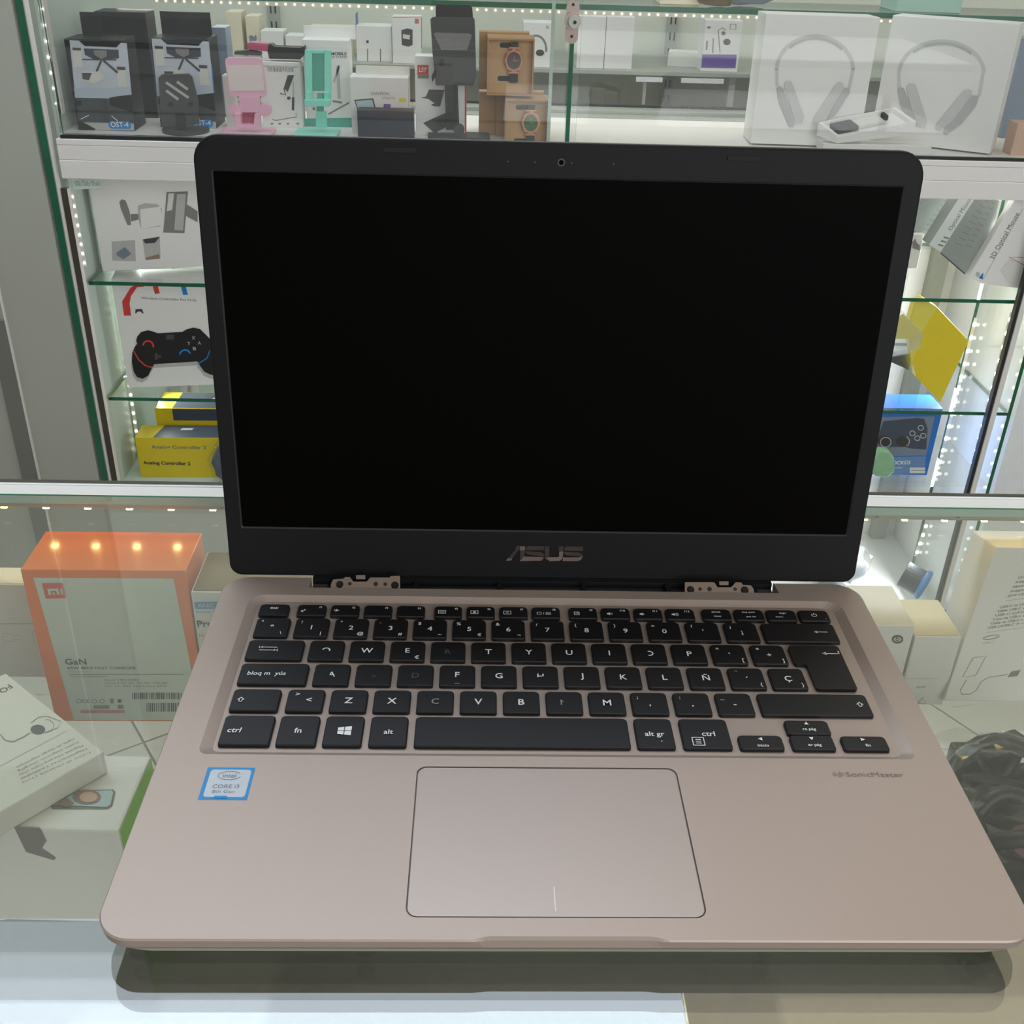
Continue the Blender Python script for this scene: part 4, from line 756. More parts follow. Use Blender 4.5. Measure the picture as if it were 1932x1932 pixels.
phones_box('white headphone box with sharp print, nearer the glass door edge', (1415, 274), (1619, 281), 34, 1.440, 1.432, .03, lambda f: hp_art(f, c5, (500, 480), 262, 232, [
    ([(235, 600), (255, 588), (280, 600), (345, 790), (362, 850), (345, 876), (320, 868), (250, 700)], 'grey_mid', 3), ([(285, 575), (305, 552), (335, 556), (355, 600), (425, 800), (412, 845), (375, 850), (340, 760)], 'grey_light', 4),
    ([(640, 580), (665, 557), (690, 566), (697, 590), (590, 790), (510, 850), (482, 848), (485, 815)], 'grey_light', 4), ([(700, 600), (738, 598), (735, 640), (640, 790), (570, 830), (600, 780)], 'grey_mid', 3)], [[(238, 470), (240, 590)], [(762, 470), (735, 600)]]))
phones_box('white headphone box set at an angle, at the right end of the upper shelf', (1640, 266), (1866, 294), 36, 1.490, 1.405, .03, lambda f: hp_art(f, c5, (1368, 500), 290, 218, [
    ([(1065, 610), (1085, 595), (1110, 605), (1170, 760), (1210, 860), (1190, 868), (1090, 740)], 'grey_mid', 3), ([(1125, 590), (1150, 568), (1185, 575), (1200, 610), (1265, 830), (1255, 868), (1215, 872), (1160, 740)], 'grey_light', 4),
    ([(1520, 620), (1550, 608), (1575, 620), (1578, 650), (1440, 830), (1365, 888), (1328, 885), (1330, 855)], 'grey_light', 4), ([(1575, 655), (1625, 655), (1600, 730), (1500, 850), (1400, 922), (1378, 915), (1385, 885)], 'grey_mid', 3)], [[(1075, 500), (1078, 600)], [(1652, 500), (1625, 660)]]))
# open white box with a watch in it, on a flat white box
t, bo, F = carton_px('flat_white_box', 'flat white box under the open smartwatch box', 'box', c5((545, 1060)), c5((1290, 1060)), c5((0, 985))[1], M['white'], ZU, .035, y=1.402, group=G_UP); zb = F['top'].o.z
t = thing('smartwatch_box', 'open white box with a dark watch inside, in front of the headphone boxes', 'box', V((aty(c5((860, 980)), 1.415).x, 1.42, zb+.0005)), G_UP)
R4 = [aty(p, y_) for p, y_ in zip(c5((655, 940), (1195, 832), (1050, 735), (525, 838)), (1.404, 1.412, 1.428, 1.418))]   # rim corners: front, right, back, left
ctr = sum(R4, V((0, 0, 0)))/4; dn = V((0, 0, -.0185))
def fl_(p): q = p+dn; return V((q.x, q.y, max(q.z, zb+.0006)))
bm = bmesh.new(); lo = [bm.verts.new(fl_(p)) for p in R4]; hi = [bm.verts.new(p+V((0, 0, -.0065))) for p in R4]; bm.faces.new(lo); bm.faces.new(hi)
for k in range(4): bm.faces.new([lo[k], lo[(k+1) % 4], hi[(k+1) % 4], hi[k]])
frombm('tray_floor', bm, M['white'], t)
for k in range(4):
    a_, b_ = R4[k], R4[(k+1) % 4]; i1, i2 = a_+(ctr-a_)*.08, b_+(ctr-b_)*.08
    prism('tray_wall', [p+V((0, 0, -.0063)) for p in (a_, b_, i2, i1)], (0, 0, .0063), M['white'], t)
zb = zb+0
u_ = (R4[1]-R4[0]).normalized(); w_ = (R4[3]-R4[0]).normalized(); A_ = R4[0]+V((0, 0, -.0160))
def blk(nm, a0, a1, b0, b1, z0, z1, m):
    prism(nm, [A_+u_*a+w_*b+V((0, 0, z0)) for a, b in ((a0, b0), (a1, b0), (a1, b1), (a0, b1))], (0, 0, z1-z0), m, t, .001)
lu = (R4[1]-R4[0]).length; lw_ = (R4[3]-R4[0]).length
blk('watch_body', lu*.10, lu*.36, lw_*.35, lw_*.82, .0098, .0165, M['grey_dark']); blk('watch_strap', lu*.37, lu*.72, lw_*.42, lw_*.72, .0098, .0145, M['white2']); blk('clasp', lu*.70, lu*.74, lw_*.40, lw_*.66, .0146, .0220, M['black'])

# ------------------------------------------------------------------ goods on the rear wall shelf
G_R = 'boxes on the rear wall shelf'
def rear(label, x0, x1, yb_, yt, m, y=1.93, d=.05, name='accessory_box'):
    t, bo, F = carton_px(name, label, 'box', (x0, yb_), (x1, yb_), yt, M[m], ZR, d, y=y, group=G_R); return t, F
rear('cream box with a small red emblem and a teal tool print at the back left', 433, 461, 105, 22, 'cream', 1.96)[0]
t, F = rear('cream box printed with a grey plant at the back left', 468, 493, 98, 30, 'cream', 1.96); F['front'].poly(c2((335, 330), (360, 320), (385, 335), (400, 315), (410, 350), (400, 380), (345, 380)), M['slate'], 1, 'printed_plant'); F['front'].done()
rear('wider low white box at the back above the black and pink clamp', 494, 536, 100, 58, 'white', 1.93)
rear('narrow low white box at the back just left of the tall stand box', 540, 574, 100, 67, 'white', 1.93)
rear('beige box with blue edge behind the tall white stand box', 586, 668, 112, 50, 'cream', 1.99)
t, F = rear('white box with small black square and two lines, at the back', 674, 740, 119, 48, 'white'); f = F['front']; f.rect(*c2((1405, 368)), *c2((1428, 392)), M['ink'], 1, 'printed_mark'); f.line(c2((1418, 445), (1418, 570)), 2, M['ink_soft'], 1, 'printed_line'); f.line(c2((1535, 445), (1535, 570)), 2, M['ink_soft'], 1, 'printed_line'); f.done()
F['left'].polyuv([(.002, .002), (.047, .002), (.047, .08), (.002, .08)], M['blue_box'], 1, 'blue_side'); F['left'].done()
t, F = rear('white box with red edge and a dark cube print, at the back', 741, 795, 120, 32, 'white', 1.915); f = F['front']; f.poly(c2((1725, 275), (1780, 258), (1828, 270), (1828, 410), (1790, 425), (1730, 410)), M['grey_dark'], 1, 'printed_cube'); f.poly(c2((1740, 310), (1805, 320), (1800, 360), (1740, 350)), M['white2'], 2, 'printed_cube'); f.rect(*c2((1848, 170)), *c2((1885, 215)), M['red_soft'], 1, 'printed_mark'); f.line(c2((1645, 155), (1905, 155)), 1.2, M['red_soft'], 1, 'red_edge'); f.line(c2((1910, 160), (1910, 440)), 1.2, M['red_soft'], 1, 'red_edge'); f.done()
t, F = rear('white box printed with grey headphones behind the upper kraft box', 985, 1042, 130, 42, 'white', 1.91); f = F['front']; f.ring(c3((1215, 450)), 19, 26, 4, M['grey_mid'], 1, 'printed_headphones', 250, 370); f.ell(c3((1250, 480)), 8, 6, M['grey_dark'], 2, 'printed_headphones'); f.ell(c3((1318, 248)), 3, 3, M['grey_light'], 1, 'printed_mark'); f.done()
rear('plain white box just right of the lock, behind the glass', 1087, 1138, 132, 30, 'white', 1.915); rear('plain white box left of the empty rear shelf gap', 1139, 1191, 133, 31, 'white', 1.915)
t, F = rear('white earphone box with purple lower band on the rear shelf', 1322, 1391, 134, 37, 'white', 1.915); f = F['front']; f.poly(c4((1180, 440), (1460, 442), (1450, 552), (1172, 548)), M['purple'], 1, 'purple_band'); f.line(c4((1325, 430), (1310, 245), (1345, 225), (1370, 245)), 1.6, M['ink_soft'], 1, 'printed_earphones'); f.ell(c4((1380, 340)), 7, 6, M['ink'], 1, 'printed_earphones'); f.line(c4((1220, 330), (1215, 405)), 3, M['ink_soft'], 1, 'printed_earphones'); f.line(c4((1270, 310), (1265, 430)), 2, M['ink_soft'], 1, 'printed_earphones'); f.ell(c4((1352, 270)), 4, 4, M['ink_soft'], 1, 'printed_earphones'); f.ell(c4((1235, 222)), 4, 2, M['ink_soft'], 1, 'printed_earphones')
for k in ((1405, 195, 1455, 198), (1405, 235, 1455, 238), (1405, 195, 1410, 238), (1450, 195, 1455, 238)): f.rect(*c4(k[:2]), *c4(k[2:]), M['ink_soft'], 1, 'printed_mark')
f.done()
a = atz((1260, 126), ZR); carton('small_box', 'small plain white box lying turned on the rear shelf', 'box', a+V((0, .01, 0)), V((.055, -.012, 0)), V((0, 0, .026)), .04, M['white2'], G_R)
# ------------------------------------------------------------------ lower left cabinet
t = thing('phone_sticker', 'small pale sticker with phone numbers under the white rail', 'sticker', aty((165, 358), YC+.004)); sf = Face((0, YC+.0018, 0), (1, 0, 0), (0, 0, 1), t)
sf.poly(c1((525, 1290), (740, 1290), (745, 1372), (540, 1382)), M['inner'], 1, 'sticker_paper'); sf.text('LEITON', c1((575, 1308)), c1((690, 1308)), M['ink_soft'], 5, 2, 'sticker_text'); sf.text('(4) 912 20 11', c1((545, 1333)), c1((730, 1333)), M['ink_soft'], 4.6, 2, 'sticker_text'); sf.text('300 092 1282', c1((550, 1355)), c1((735, 1352)), M['ink_soft'], 4.6, 2, 'sticker_text'); sf.done()
t, bo, F = carton('mount_box', 'large white phone mount box turned on the top lower shelf', 'box', V((-.637, 1.452, ZS1)), V((.205, .05, 0)), V((0, 0, .150)), .03, M['white'], 'goods on the lower left shelves')
f = F['front']; f.poly(c1((870, 1470), (890, 1452), (915, 1460), (945, 1540), (955, 1640), (930, 1642), (880, 1520)), M['grey_mid'], 1, 'printed_mount'); f.poly(c1((950, 1560), (1010, 1560), (1010, 1600), (955, 1615)), M['grey_mid'], 1, 'printed_mount')
f.poly(c1((1005, 1500), (1060, 1480), (1150, 1490), (1180, 1520), (1170, 1650), (1030, 1668), (1010, 1600)), M['grey_light'], 1, 'printed_mount'); f.poly(c1((1022, 1525), (1170, 1505), (1185, 1640), (1030, 1668)), M['white'], 2, 'printed_mount'); f.poly(c1((1215, 1400), (1370, 1395), (1345, 1700), (1190, 1695)), M['grey_mid'], 1, 'printed_phone'); f.poly(c1((1228, 1410), (1270, 1408), (1255, 1530), (1215, 1540)), M['white2'], 2, 'printed_phone'); f.poly(c1((1290, 1415), (1355, 1412), (1335, 1680), (1270, 1675)), M['grey_light'], 2, 'printed_phone'); f.poly(c1((1365, 1490), (1440, 1540), (1440, 1620), (1350, 1570)), M['grey_mid'], 2, 'printed_hand')
f.poly(c1((815, 1760), (985, 1750), (990, 1905), (820, 1900)), M['grey_light'], 1, 'printed_photo'); f.poly(c1((850, 1840), (910, 1800), (960, 1850), (900, 1890), (850, 1860)), M['slate'], 2, 'printed_photo'); f.poly(c1((1040, 1745), (1165, 1725), (1170, 1885), (1060, 1895)), M['grey_light'], 1, 'printed_photo'); f.poly(c1((1040, 1745), (1165, 1725), (1130, 1770), (1060, 1775)), M['grey_dark'], 2, 'printed_photo'); f.poly(c1((1060, 1880), (1160, 1850), (1165, 1885), (1065, 1895)), M['brownish'], 2, 'printed_photo'); f.done()
# gamepad box
t, bo, F = carton('gamepad_box', 'white gamepad box printed with a black controller, middle left shelf', 'box', V((-.622, 1.440, ZS2)), V((.205, .030, 0)), V((0, 0, .186)), .05, M['white'], 'goods on the lower left shelves')
f = F['front']; f.poly(c6((890, 460), (950, 360), (990, 335), (1050, 335), (1050, 350), (1000, 355), (955, 420), (945, 475), (957, 562), (905, 562)), M['red'], 1, 'red_arc'); f.poly(c6((1110, 335), (1148, 335), (1165, 400), (1130, 404)), M['red'], 1, 'red_tab'); f.poly(c6((1315, 335), (1352, 338), (1370, 410), (1335, 412)), M['blue_print'], 1, 'blue_tab'); f.text('Wireless Controller For N-SL', c6((1030, 440)), c6((1435, 458)), M['ink'], 4, 1)
f.poly(c6((988, 515), (1035, 513), (1048, 545), (1035, 545), (1028, 532), (1002, 533), (995, 545), (986, 545)), M['ink'], 1, 'small_icon')
pad = [(993, 745), (1000, 715), (1030, 680), (1080, 668), (1120, 678), (1150, 690), (1330, 680), (1360, 662), (1410, 648), (1460, 660), (1490, 690), (1545, 745), (1600, 800), (1640, 900), (1630, 980), (1580, 1000), (1530, 990), (1490, 970), (1450, 915), (1440, 895), (1290, 905), (1125, 915), (1105, 950), (1080, 1000), (1040, 1022), (1000, 1010), (975, 970), (962, 900), (965, 830), (985, 785), (1003, 765)]
f.poly(c6(*[(x-6, y+28) for x, y in pad]), M['grey_light'], 1, 'printed_shadow'); f.poly(c6(*pad), M['black'], 2, 'printed_gamepad')
f.ring(c6((1080, 785)), 10, 10, 3.4, M['red'], 3, 'red_ring', 190, 370); f.ell(c6((1080, 785)), 7.5, 7.5, M['gasket'], 4, 'analog_stick'); f.ring(c6((1350, 850)), 10, 10, 3.2, M['blue_print'], 3, 'blue_ring', 190, 340); f.ell(c6((1352, 852)), 7.5, 7.5, M['gasket'], 4, 'thumb_stick'); f.line(c6((972, 812), (1010, 880), (1060, 925), (1110, 938)), 2.4, M['red'], 3, 'red_trim'); f.line(c6((1530, 815), (1510, 870), (1445, 912)), 2, M['blue_print'], 3, 'blue_trim')
for ch, (x, y) in dict(X=(1412, 722), Y=(1378, 763), A=(1455, 760), B=(1420, 800)).items(): f.text(ch, c6((x-12, y+12)), c6((x+12, y+12)), M['grey_light'], 6, 3, 'button_letter', bold=.02)
f.poly(c6((1130, 835), (1150, 835), (1152, 850), (1175, 850), (1175, 868), (1152, 868), (1150, 882), (1130, 882)), M['grey_dark'], 3, 'cross_pad'); f.rect(*c6((1210, 700)), *c6((1270, 735)), M['grey_dark'], 3, 'touch_bar'); f.done()
# yellow controller boxes
yy = 1.432
t, bo, F = carton('controller_box', 'yellow boxed analog controller in front on the bottom left shelf', 'box', V((-.622, yy, ZB)), V((.17, .004, 0)), V((0, 0, .076)), .050, M['yellow'], 'yellow controller boxes')
f = F['front']; f.text('Analog Controller 2', c6((1105, 1530)), c6((1505, 1535)), M['ink_soft'], 6, 1, bold=.02); f.text('Analog Controller 2', c6((1045, 1645)), c6((1390, 1652)), M['ink'], 6, 1, bold=.03); f.done()
f = F['top']; f.polyuv([(.030, .001), (.168, .001), (.168, .049), (.040, .049)], M['slate_dark'], 1, 'dark_top_print'); f.polyuv([(.070, .030), (.090, .030), (.092, .038), (.072, .038)], M['white2'], 2, 'price_tag'); f.done()
t, bo, F = carton('controller_box', 'yellow boxed analog controller behind on the bottom left shelf', 'box', V((-.600, yy+.058, ZB)), V((.17, .004, 0)), V((0, 0, .105)), .07, M['yellow'], 'yellow controller boxes'); f = F['top']; f.polyuv([(.030, .001), (.168, .001), (.168, .068), (.034, .068)], M['slate_dark'], 1, 'dark_top_print'); f.polyuv([(.090, .032), (.112, .032), (.114, .044), (.092, .044)], M['white2'], 2, 'price_tag'); f.done(); f = F['front']; f.polyuv([(.030, .082), (.168, .082), (.168, .104), (.030, .104)], M['slate_dark'], 1, 'dark_front_print'); f.done()
def lump(name, label, cat, c_, r, m, seed, film=None, group=None, sub=3, amp=.25, freq=2.2):
    from mathutils import noise as nz
    t_ = thing(name, label, cat, (c_[0], c_[1], c_[2]-r[2]), group); bm = bmesh.new(); bmesh.ops.create_icosphere(bm, subdivisions=sub, radius=1)
    for v in bm.verts:
        d = v.co.normalized(); k = 1+amp*nz.noise(d*freq+V((seed, seed*.7, 0)))+amp*.4*nz.noise(d*freq*3+V((0, seed, 3)))
        p = d*k; v.co = V((c_[0]+p.x*r[0], c_[1]+p.y*r[1], max(c_[2]+p.z*r[2], c_[2]-r[2])))
    o = frombm('contents', bm, m, t_, True)
    if film:
        bm = bmesh.new(); bmesh.ops.create_icosphere(bm, subdivisions=4, radius=1)
        for v in bm.verts:
            d = v.co.normalized(); k = 1.25+.25*nz.noise(d*2.5+V((seed+5, 0, seed)))+.14*nz.noise(d*7+V((1, seed, 3)))
            p = d*k; v.co = V((c_[0]+p.x*r[0], c_[1]+p.y*r[1], max(c_[2]+p.z*r[2], c_[2]-r[2]-.0005)))
        frombm('plastic_bag', bm, film, t_)
    return t_
q = aty(c6((1590, 1680)), 1.405); lump('bagged_adapter', 'dark item in clear plastic beside the front yellow box', 'packet', (q.x+.018, 1.412, ZB+.04), (.026, .010, .040), M['bag_dark'], 2.1, M['bagfilm'])

# more goods: behind the stands, on the top glass shelf and at the right end
t, bo, F = carton_px('grey_box', 'grey-blue box wedged right of the second road picture box', 'box', (414, 214), (440, 214), 52, M['slate'], ZU, .04, y=1.56, group=G_UP)
t = thing('camera_clamp', 'black and pink clamp lying on the white folding stand box', 'clamp', V((-.35, 1.5, ZU+.097)), G_UP); pf = Face((0, 1.488, 0), (1, 0, 0), (0, 0, 1), t)
sol('pink_end', c2((320, 395), (350, 385), (515, 398), (505, 470), (330, 450)), M['pink_dark'], 0, .018); sol('jaw', c2((515, 405), (540, 400), (560, 432), (810, 440), (845, 415), (842, 500), (800, 545), (520, 535), (505, 470)), M['black'], 0, .02); sol('arm', c2((200, 470), (330, 460), (440, 480), (440, 510), (200, 500)), M['grey_dark'], .002, .014)
ZT = zt+.0083
def topbox(label, x0, x1, h, m, y, d=.08): a_ = aty((x0, 10), y); c__ = aty((x1, 10), y); return carton('shelf_top_box', label, 'box', V((a_.x, y, ZT)), V((c__.x-a_.x, 0, 0)), V((0, 0, h)), d, M[m], 'goods on the top glass shelf')
topbox('mint coloured box on the top glass shelf above the right headphone box', 1692, 1815, .06, 'mint_pale', 1.625); topbox('cream box on the top glass shelf right of the lock', 1245, 1318, .06, 'cream', 1.64)
lump('grey_bag', 'crumpled grey bag on the top glass shelf above the first headphone box', 'bag', (aty((1400, 8), 1.66).x, 1.66, ZT+.03), (.07, .03, .03), M['slate'], 6.3, None, 'goods on the top glass shelf')
lump('olive_bag', 'crumpled olive bag on the top glass shelf beside the cream box', 'bag', (aty((1345, 8), 1.64).x, 1.625, ZT+.014), (.03, .012, .014), M['anc_top'], 3.3, None, 'goods on the top glass shelf')
a_ = aty((1405, 22), 1.63); c__ = aty((1640, 26), 1.63)
t, bo, F = carton_px('blue_carton', 'slate blue carton standing behind the right headphone box', 'box', (1885, 262), (1985, 262), 72, M['slate'], ZU, .05, y=1.545, group=G_UP)
t, bo, F = carton_px('stone_print_box', 'beige box at the right frame edge behind the glass door', 'box', (1905, 297), (1990, 300), 232, M['skin'], ZU, .03, y=1.412, group=G_UP)
# ------------------------------------------------------------------ lower right cabinet
G_LR = 'goods on the lower right shelves'
def flat_px(name, label, pts, y, d, m, b=.001, body='carton', cat='box'):
    P = [aty(p, y) for p in pts]; t_ = thing(name, label, cat, V((sum(p.x for p in P)/len(P), y+d/2, min(p.z for p in P))), G_LR)
    prism(body, P, (0, d, 0), M[m], t_, b); return t_, Face((0, y, 0), (1, 0, 0), (0, 0, 1), t_)
t, f = flat_px('mouse_box', 'grey mouse box with pale spine leaning under the white rail, left of two', r1((865, 1035), (990, 1115), (1285, 1375), (1545, 955), (1640, 480), (1260, 400)), 1.425, .03, 'mouse_grey')
f.poly(r1((868, 1032), (1195, 520), (1370, 520), (992, 1110)), M['mouse_spine'], 1, 'pale_spine'); f.text('Optical Mouse', r1((1105, 885)), r1((1325, 540)), M['ink_soft'], 8, 2)
for k in range(9): f.line(r1((1150+k*38, 1010-k*58), (1230+k*34, 1045-k*58)), 1.3, M['ink_soft'], 1, 'printed_lines'); f.line(r1((1260+k*34, 1035-k*58), (1330+k*30, 1060-k*58)), 1.3, M['ink_soft'], 1, 'printed_lines')
for k in range(3): f.line(r1((965+k*30, 1030-k*40), (1020+k*30, 1045-k*40)), 3, M['ink_soft'], 2, 'size_mark')
f.line(r1((990, 1118), (1283, 1372)), 2.5, M['slate_dark'], 1, 'dark_edge'); f.line(r1((1290, 1372), (1545, 958)), 2.5, M['slate_dark'], 1, 'dark_edge'); f.done()
t, f = flat_px('mouse_box', 'grey mouse box behind the pale spined one, beside the laptop lid', r1((700, 880), (860, 1030), (1180, 500), (850, 420), (720, 700)), 1.470, .03, 'mouse_grey')
for k in range(7): f.line(r1((800+k*38, 860-k*50), (900+k*34, 890-k*50)), 1.3, M['ink_soft'], 1, 'printed_lines')
f.done()
t, f = flat_px('mouse_box', 'white mouse box with blue corner and red line, at the right frame edge', r1((1290, 1385), (1435, 1455), (1830, 1500), (2100, 1300), (2150, 450), (1830, 480)), 1.405, .016, 'white')
f.line(r1((1450, 1400), (1880, 640)), 1, M['grey_light'], 1, 'fold_line'); f.text('3D Optical Mouse', r1((1560, 1190)), r1((1840, 700)), M['ink_soft'], 9, 2); f.poly(r1((1400, 1390), (1450, 1330), (1445, 1405)), M['blue_box'], 1, 'blue_corner'); f.line(r1((1880, 1170), (1725, 1165), (1890, 1250)), 1.5, M['red_soft'], 1, 'red_print'); f.ell(r1((1390, 1350)), 4, 5, M['grey_light'], 1, 'printed_mark'); f.poly(r1((1630, 1300), (1740, 1180), (1890, 1260), (1880, 1480), (1740, 1470)), M['white2'], 1, 'printed_mouse'); f.done()
t, f = flat_px('small_hang_box', 'small white hang box with a dark print beside the laptop lid', r1((640, 1290), (740, 1290), (820, 920), (700, 920)), 1.46, .02, 'white2'); f.poly(r1((690, 1000), (720, 965), (735, 1010), (770, 1040), (768, 1095), (690, 1070)), M['grey_mid'], 1, 'printed_earbud'); f.done()
# yellow packets
zf = ZS2
t, f = flat_px('yellow_packet', 'yellow card packet leaning corner down on the middle right shelf', r2((600, 120), (680, -160), (760, -200), (905, -110), (1225, 235), (935, 855), (690, 600)), 1.43, .02, 'yellow', cat='packet')
f.poly(r2((760, -198), (904, -108), (760, 120), (690, 350), (640, 470), (605, 120), (682, -158)), M['yellow_side'], 1, 'spine_fold'); f.done()
t, f = flat_px('clear_packet', 'clear plastic packet with yellow card in front of the yellow packet', r2((430, 390), (470, 0), (560, -60), (770, 175), (730, 310), (590, 350)), 1.407, .014, 'film', body='plastic_shell', cat='packet')
P = [aty(p, 1.413) for p in r2((450, 210), (480, 20), (560, -40), (755, 175), (640, 210))]; prism('yellow_card', P, (0, .002, 0), M['yellow_side'], t)
flat_px('dark_packet', 'dark grey packet tucked under the clear packet', r2((440, 450), (430, 395), (685, 350), (620, 530)), 1.46, .02, 'slate_dark', cat='packet')
# blue controller box
def zat(p, y): return aty(p, y).z
yb2 = 1.435; a = aty(r2((290, 1585)), yb2); c_ = aty(r2((800, 1585)), yb2); zt2 = zat(r2((0, 930)), yb2); zlow = a.z
bx_o = V((aty(r2((200, 1585)), yb2).x, yb2, zlow)); 
t, bo, F = carton('controller_box', 'blue controller box with a clear picture window on the lower right', 'box', bx_o, V((c_.x-bx_o.x, 0, 0)), V((0, 0, ZS2-.010-zlow)), .06, M['blue_box'], G_LR)
f = F['front']; f.poly(r2((300, 1000), (880, 995), (790, 1390), (260, 1400)), M['slate'], 1, 'picture_window'); f.poly(r2((360, 1045), (700, 1010), (770, 1020), (805, 1120), (800, 1180), (790, 1330), (640, 1320), (560, 1300), (360, 1310), (300, 1250), (330, 1120)), M['slate_dark'], 2, 'printed_gamepad'); f.ell(r2((545, 1250)), 11, 10, M['ink'], 3, 'analog_stick'); f.ell(r2((360, 1240)), 12, 10, M['ink'], 3, 'thumb_stick')
for p in ((650, 1165), (735, 1110), (760, 1190), (700, 1215)): f.ring(r2(p), 5, 4.5, 1.6, M['grey_light'], 3, 'button')
f.ring(r2((380, 1255)), 10, 9, 1.6, M['grey_light'], 4, 'stick_rim'); f.ring(r2((560, 1245)), 11, 10, 1.6, M['grey_light'], 4, 'stick_rim', -60, 60)
f.poly(r2((245, 1405), (790, 1400), (770, 1580), (210, 1580)), M['blue_grey'], 1, 'lower_band'); f.text('DUALSHOCK®3', r2((245, 1483)), r2((625, 1480)), M['white'], 6.5, 2, bold=.02); f.text('wireless controller', r2((300, 1525)), r2((555, 1522)), M['white'], 3.5, 2); f.rect(*r2((625, 1512)), *r2((780, 1568)), M['white2'], 2, 'bar_label'); f.line(r2((640, 1540), (780, 1540)), 1, M['ink_soft'], 3, 'bar_label_line'); f.text('PS3', r2((345, 965)), r2((405, 965)), M['white'], 6, 2); f.done()
box('platform_shelf', (.42, 1.404, zlow-.006), (XR+.008, 1.60, zlow), M['glass'], cab)
q = aty(r2((360, 1480)), 1.412); t = thing('foam_cap', 'sage green rounded foam piece in front of the blue box', 'foam', (q.x, 1.415, zlow), G_LR); bm = bmesh.new(); addprism(bm, [aty(p, 1.408) for p in r2((250, 1420), (330, 1340), (420, 1350), (475, 1420), (475, 1560), (400, 1625), (280, 1610), (240, 1540))], (0, .018, 0)); bev(bm, .004, 3); frombm('foam_block', bm, M['sponge'], t)
# tool and sealed goods low in the right cabinet
zq = -.85
lump('bagged_goods', 'slate coloured goods in a clear bag low in the right cabinet', 'bag', (.672, 1.535, zq+.05), (.050, .034, .05), M['bag_dark'], 4.2, M['bagfilm'], G_LR)
lump('bagged_goods', 'small dark slate packet low in the right cabinet beside the laptop lid', 'bag', (.640, 1.46, zq+.032), (.034, .026, .032), M['slate_dark'], 1.3, None, G_LR)
t = thing('cable_roll', 'bright blue ringed cable roll low in the right cabinet', 'cable', (.745, 1.43, zq), G_LR); q = aty(r3((650, 740)), 1.43)
ax = V((.75, -.55, -.2)).normalized(); disc('roll_body', V((q.x-.03, 1.455, q.z+.008)), ax, .026, .040, M['slate_dark'], t, 24); bm = bmesh.new(); s1 = ax.orthogonal().normalized(); s2 = ax.cross(s1); ctr = V((q.x-.03, 1.455, q.z+.008))+ax*.040; addtube(bm, [ctr+s1*math.cos(k*math.pi/10)*.024+s2*math.sin(k*math.pi/10)*.024 for k in range(20)], .006, 8, True); frombm('blue_ring', bm, M['blue_cap'], t, True)
# ------------------------------------------------------------------ goods inside the counter
G_C = 'boxed goods inside the counter'
Z0 = ZC+.0003
t, bo, F = carton('charger_box', 'orange charger box with pale front panel standing inside the counter', 'box', V((-.2985, .2855, Z0)), V((.0945, .0008, 0)), V((0, 0, -.020-Z0)), .043, M['orange'], G_C, b=.0006)
f = F['front']; f.poly(c7((245, 732), (1265, 737), (1395, 1400), (1470, 1770), (540, 1770)), M['mi_panel'], 1, 'front_panel'); f.poly(c7((308, 770), (460, 768), (485, 880), (335, 883)), M['orange_side'], 2, 'logo_square')
for pts in ([(348, 808), (430, 806), (428, 822), (370, 826), (378, 852), (358, 852)], [(385, 835), (400, 835), (405, 852), (391, 852)], [(412, 822), (430, 820), (440, 850), (424, 852)], [(440, 808), (455, 806), (463, 850), (450, 850)]): f.poly(c7(*pts), M['mi_panel'], 3, 'logo_mark')
f.text('GaN', c7((480, 1362)), c7((636, 1362)), M['ink'], 10.5, 2, bold=.015); f.text('65W MINI FAST CHARGER', c7((495, 1397)), c7((998, 1397)), M['ink_soft'], 5, 2, bold=.02); f.text('adapter', c7((500, 1418)), c7((680, 1418)), M['grey_light'], 2.6, 2); f.line(c7((500, 1434), (1340, 1434)), 1, M['ink_soft'], 2, 'rule')
for y, x0, x1, s in ((1455, 512, 780, 'Technical parameters'), (1480, 760, 1020, 'Input 100-240V'), (1502, 765, 1225, 'Output 5V 3A, 9V 3A, 12V 3A'), (1525, 770, 1222, '15V 3A, 20V 3.25A max 65W')): f.text(s, c7((x0, y)), c7((x1, y)), M['ink_soft'], 3, 2)
rnd = random.Random(3); x = 965
while x < 1330: w_ = rnd.choice((4, 6, 10)); f.rect(*c7((x, 1568)), *c7((x+w_, 1615)), M['ink'], 2, 'barcode'); x += w_+rnd.choice((4, 6, 9))
x = 1070
while x < 1330: w_ = rnd.choice((4, 6, 9)); f.rect(*c7((x, 1642)), *c7((x+w_, 1705)), M['ink'], 2, 'barcode'); x += w_+rnd.choice((5, 7, 10))
f.text('CE', c7((600, 1640)), c7((655, 1640)), M['ink'], 5.5, 2); 
for x in (578, 690, 745): f.ring(c7((x, 1630)), 4.5, 3.4, 1, M['ink_soft'], 2, 'mark')
f.rect(*c7((805, 1612)), *c7((830, 1645)), M['ink_soft'], 2, 'mark'); f.ell(c7((873, 1628)), 4, 3.4, M['ink'], 2, 'mark'); f.rect(*c7((685, 1660)), *c7((800, 1685)), M['ink_soft'], 2, 'mark'); f.rect(*c7((860, 1658)), *c7((900, 1685)), M['ink_soft'], 2, 'mark'); f.rect(*c7((590, 1695)), *c7((910, 1716)), M['red_soft'], 2, 'red_bar'); f.done()
t, bo, F = carton('earphone_box', 'white box with olive top and blue tag right of the orange box', 'box', V((-.2015, .282, Z0)), V((.09, 0, 0)), V((0, 0, -.032-Z0)), .044, M['white'], G_C); tf = F['top']; tf.polyuv(rrect(.001, .089, .001, .043, .001), M['anc_top'], 1, 'olive_top'); tf.done()
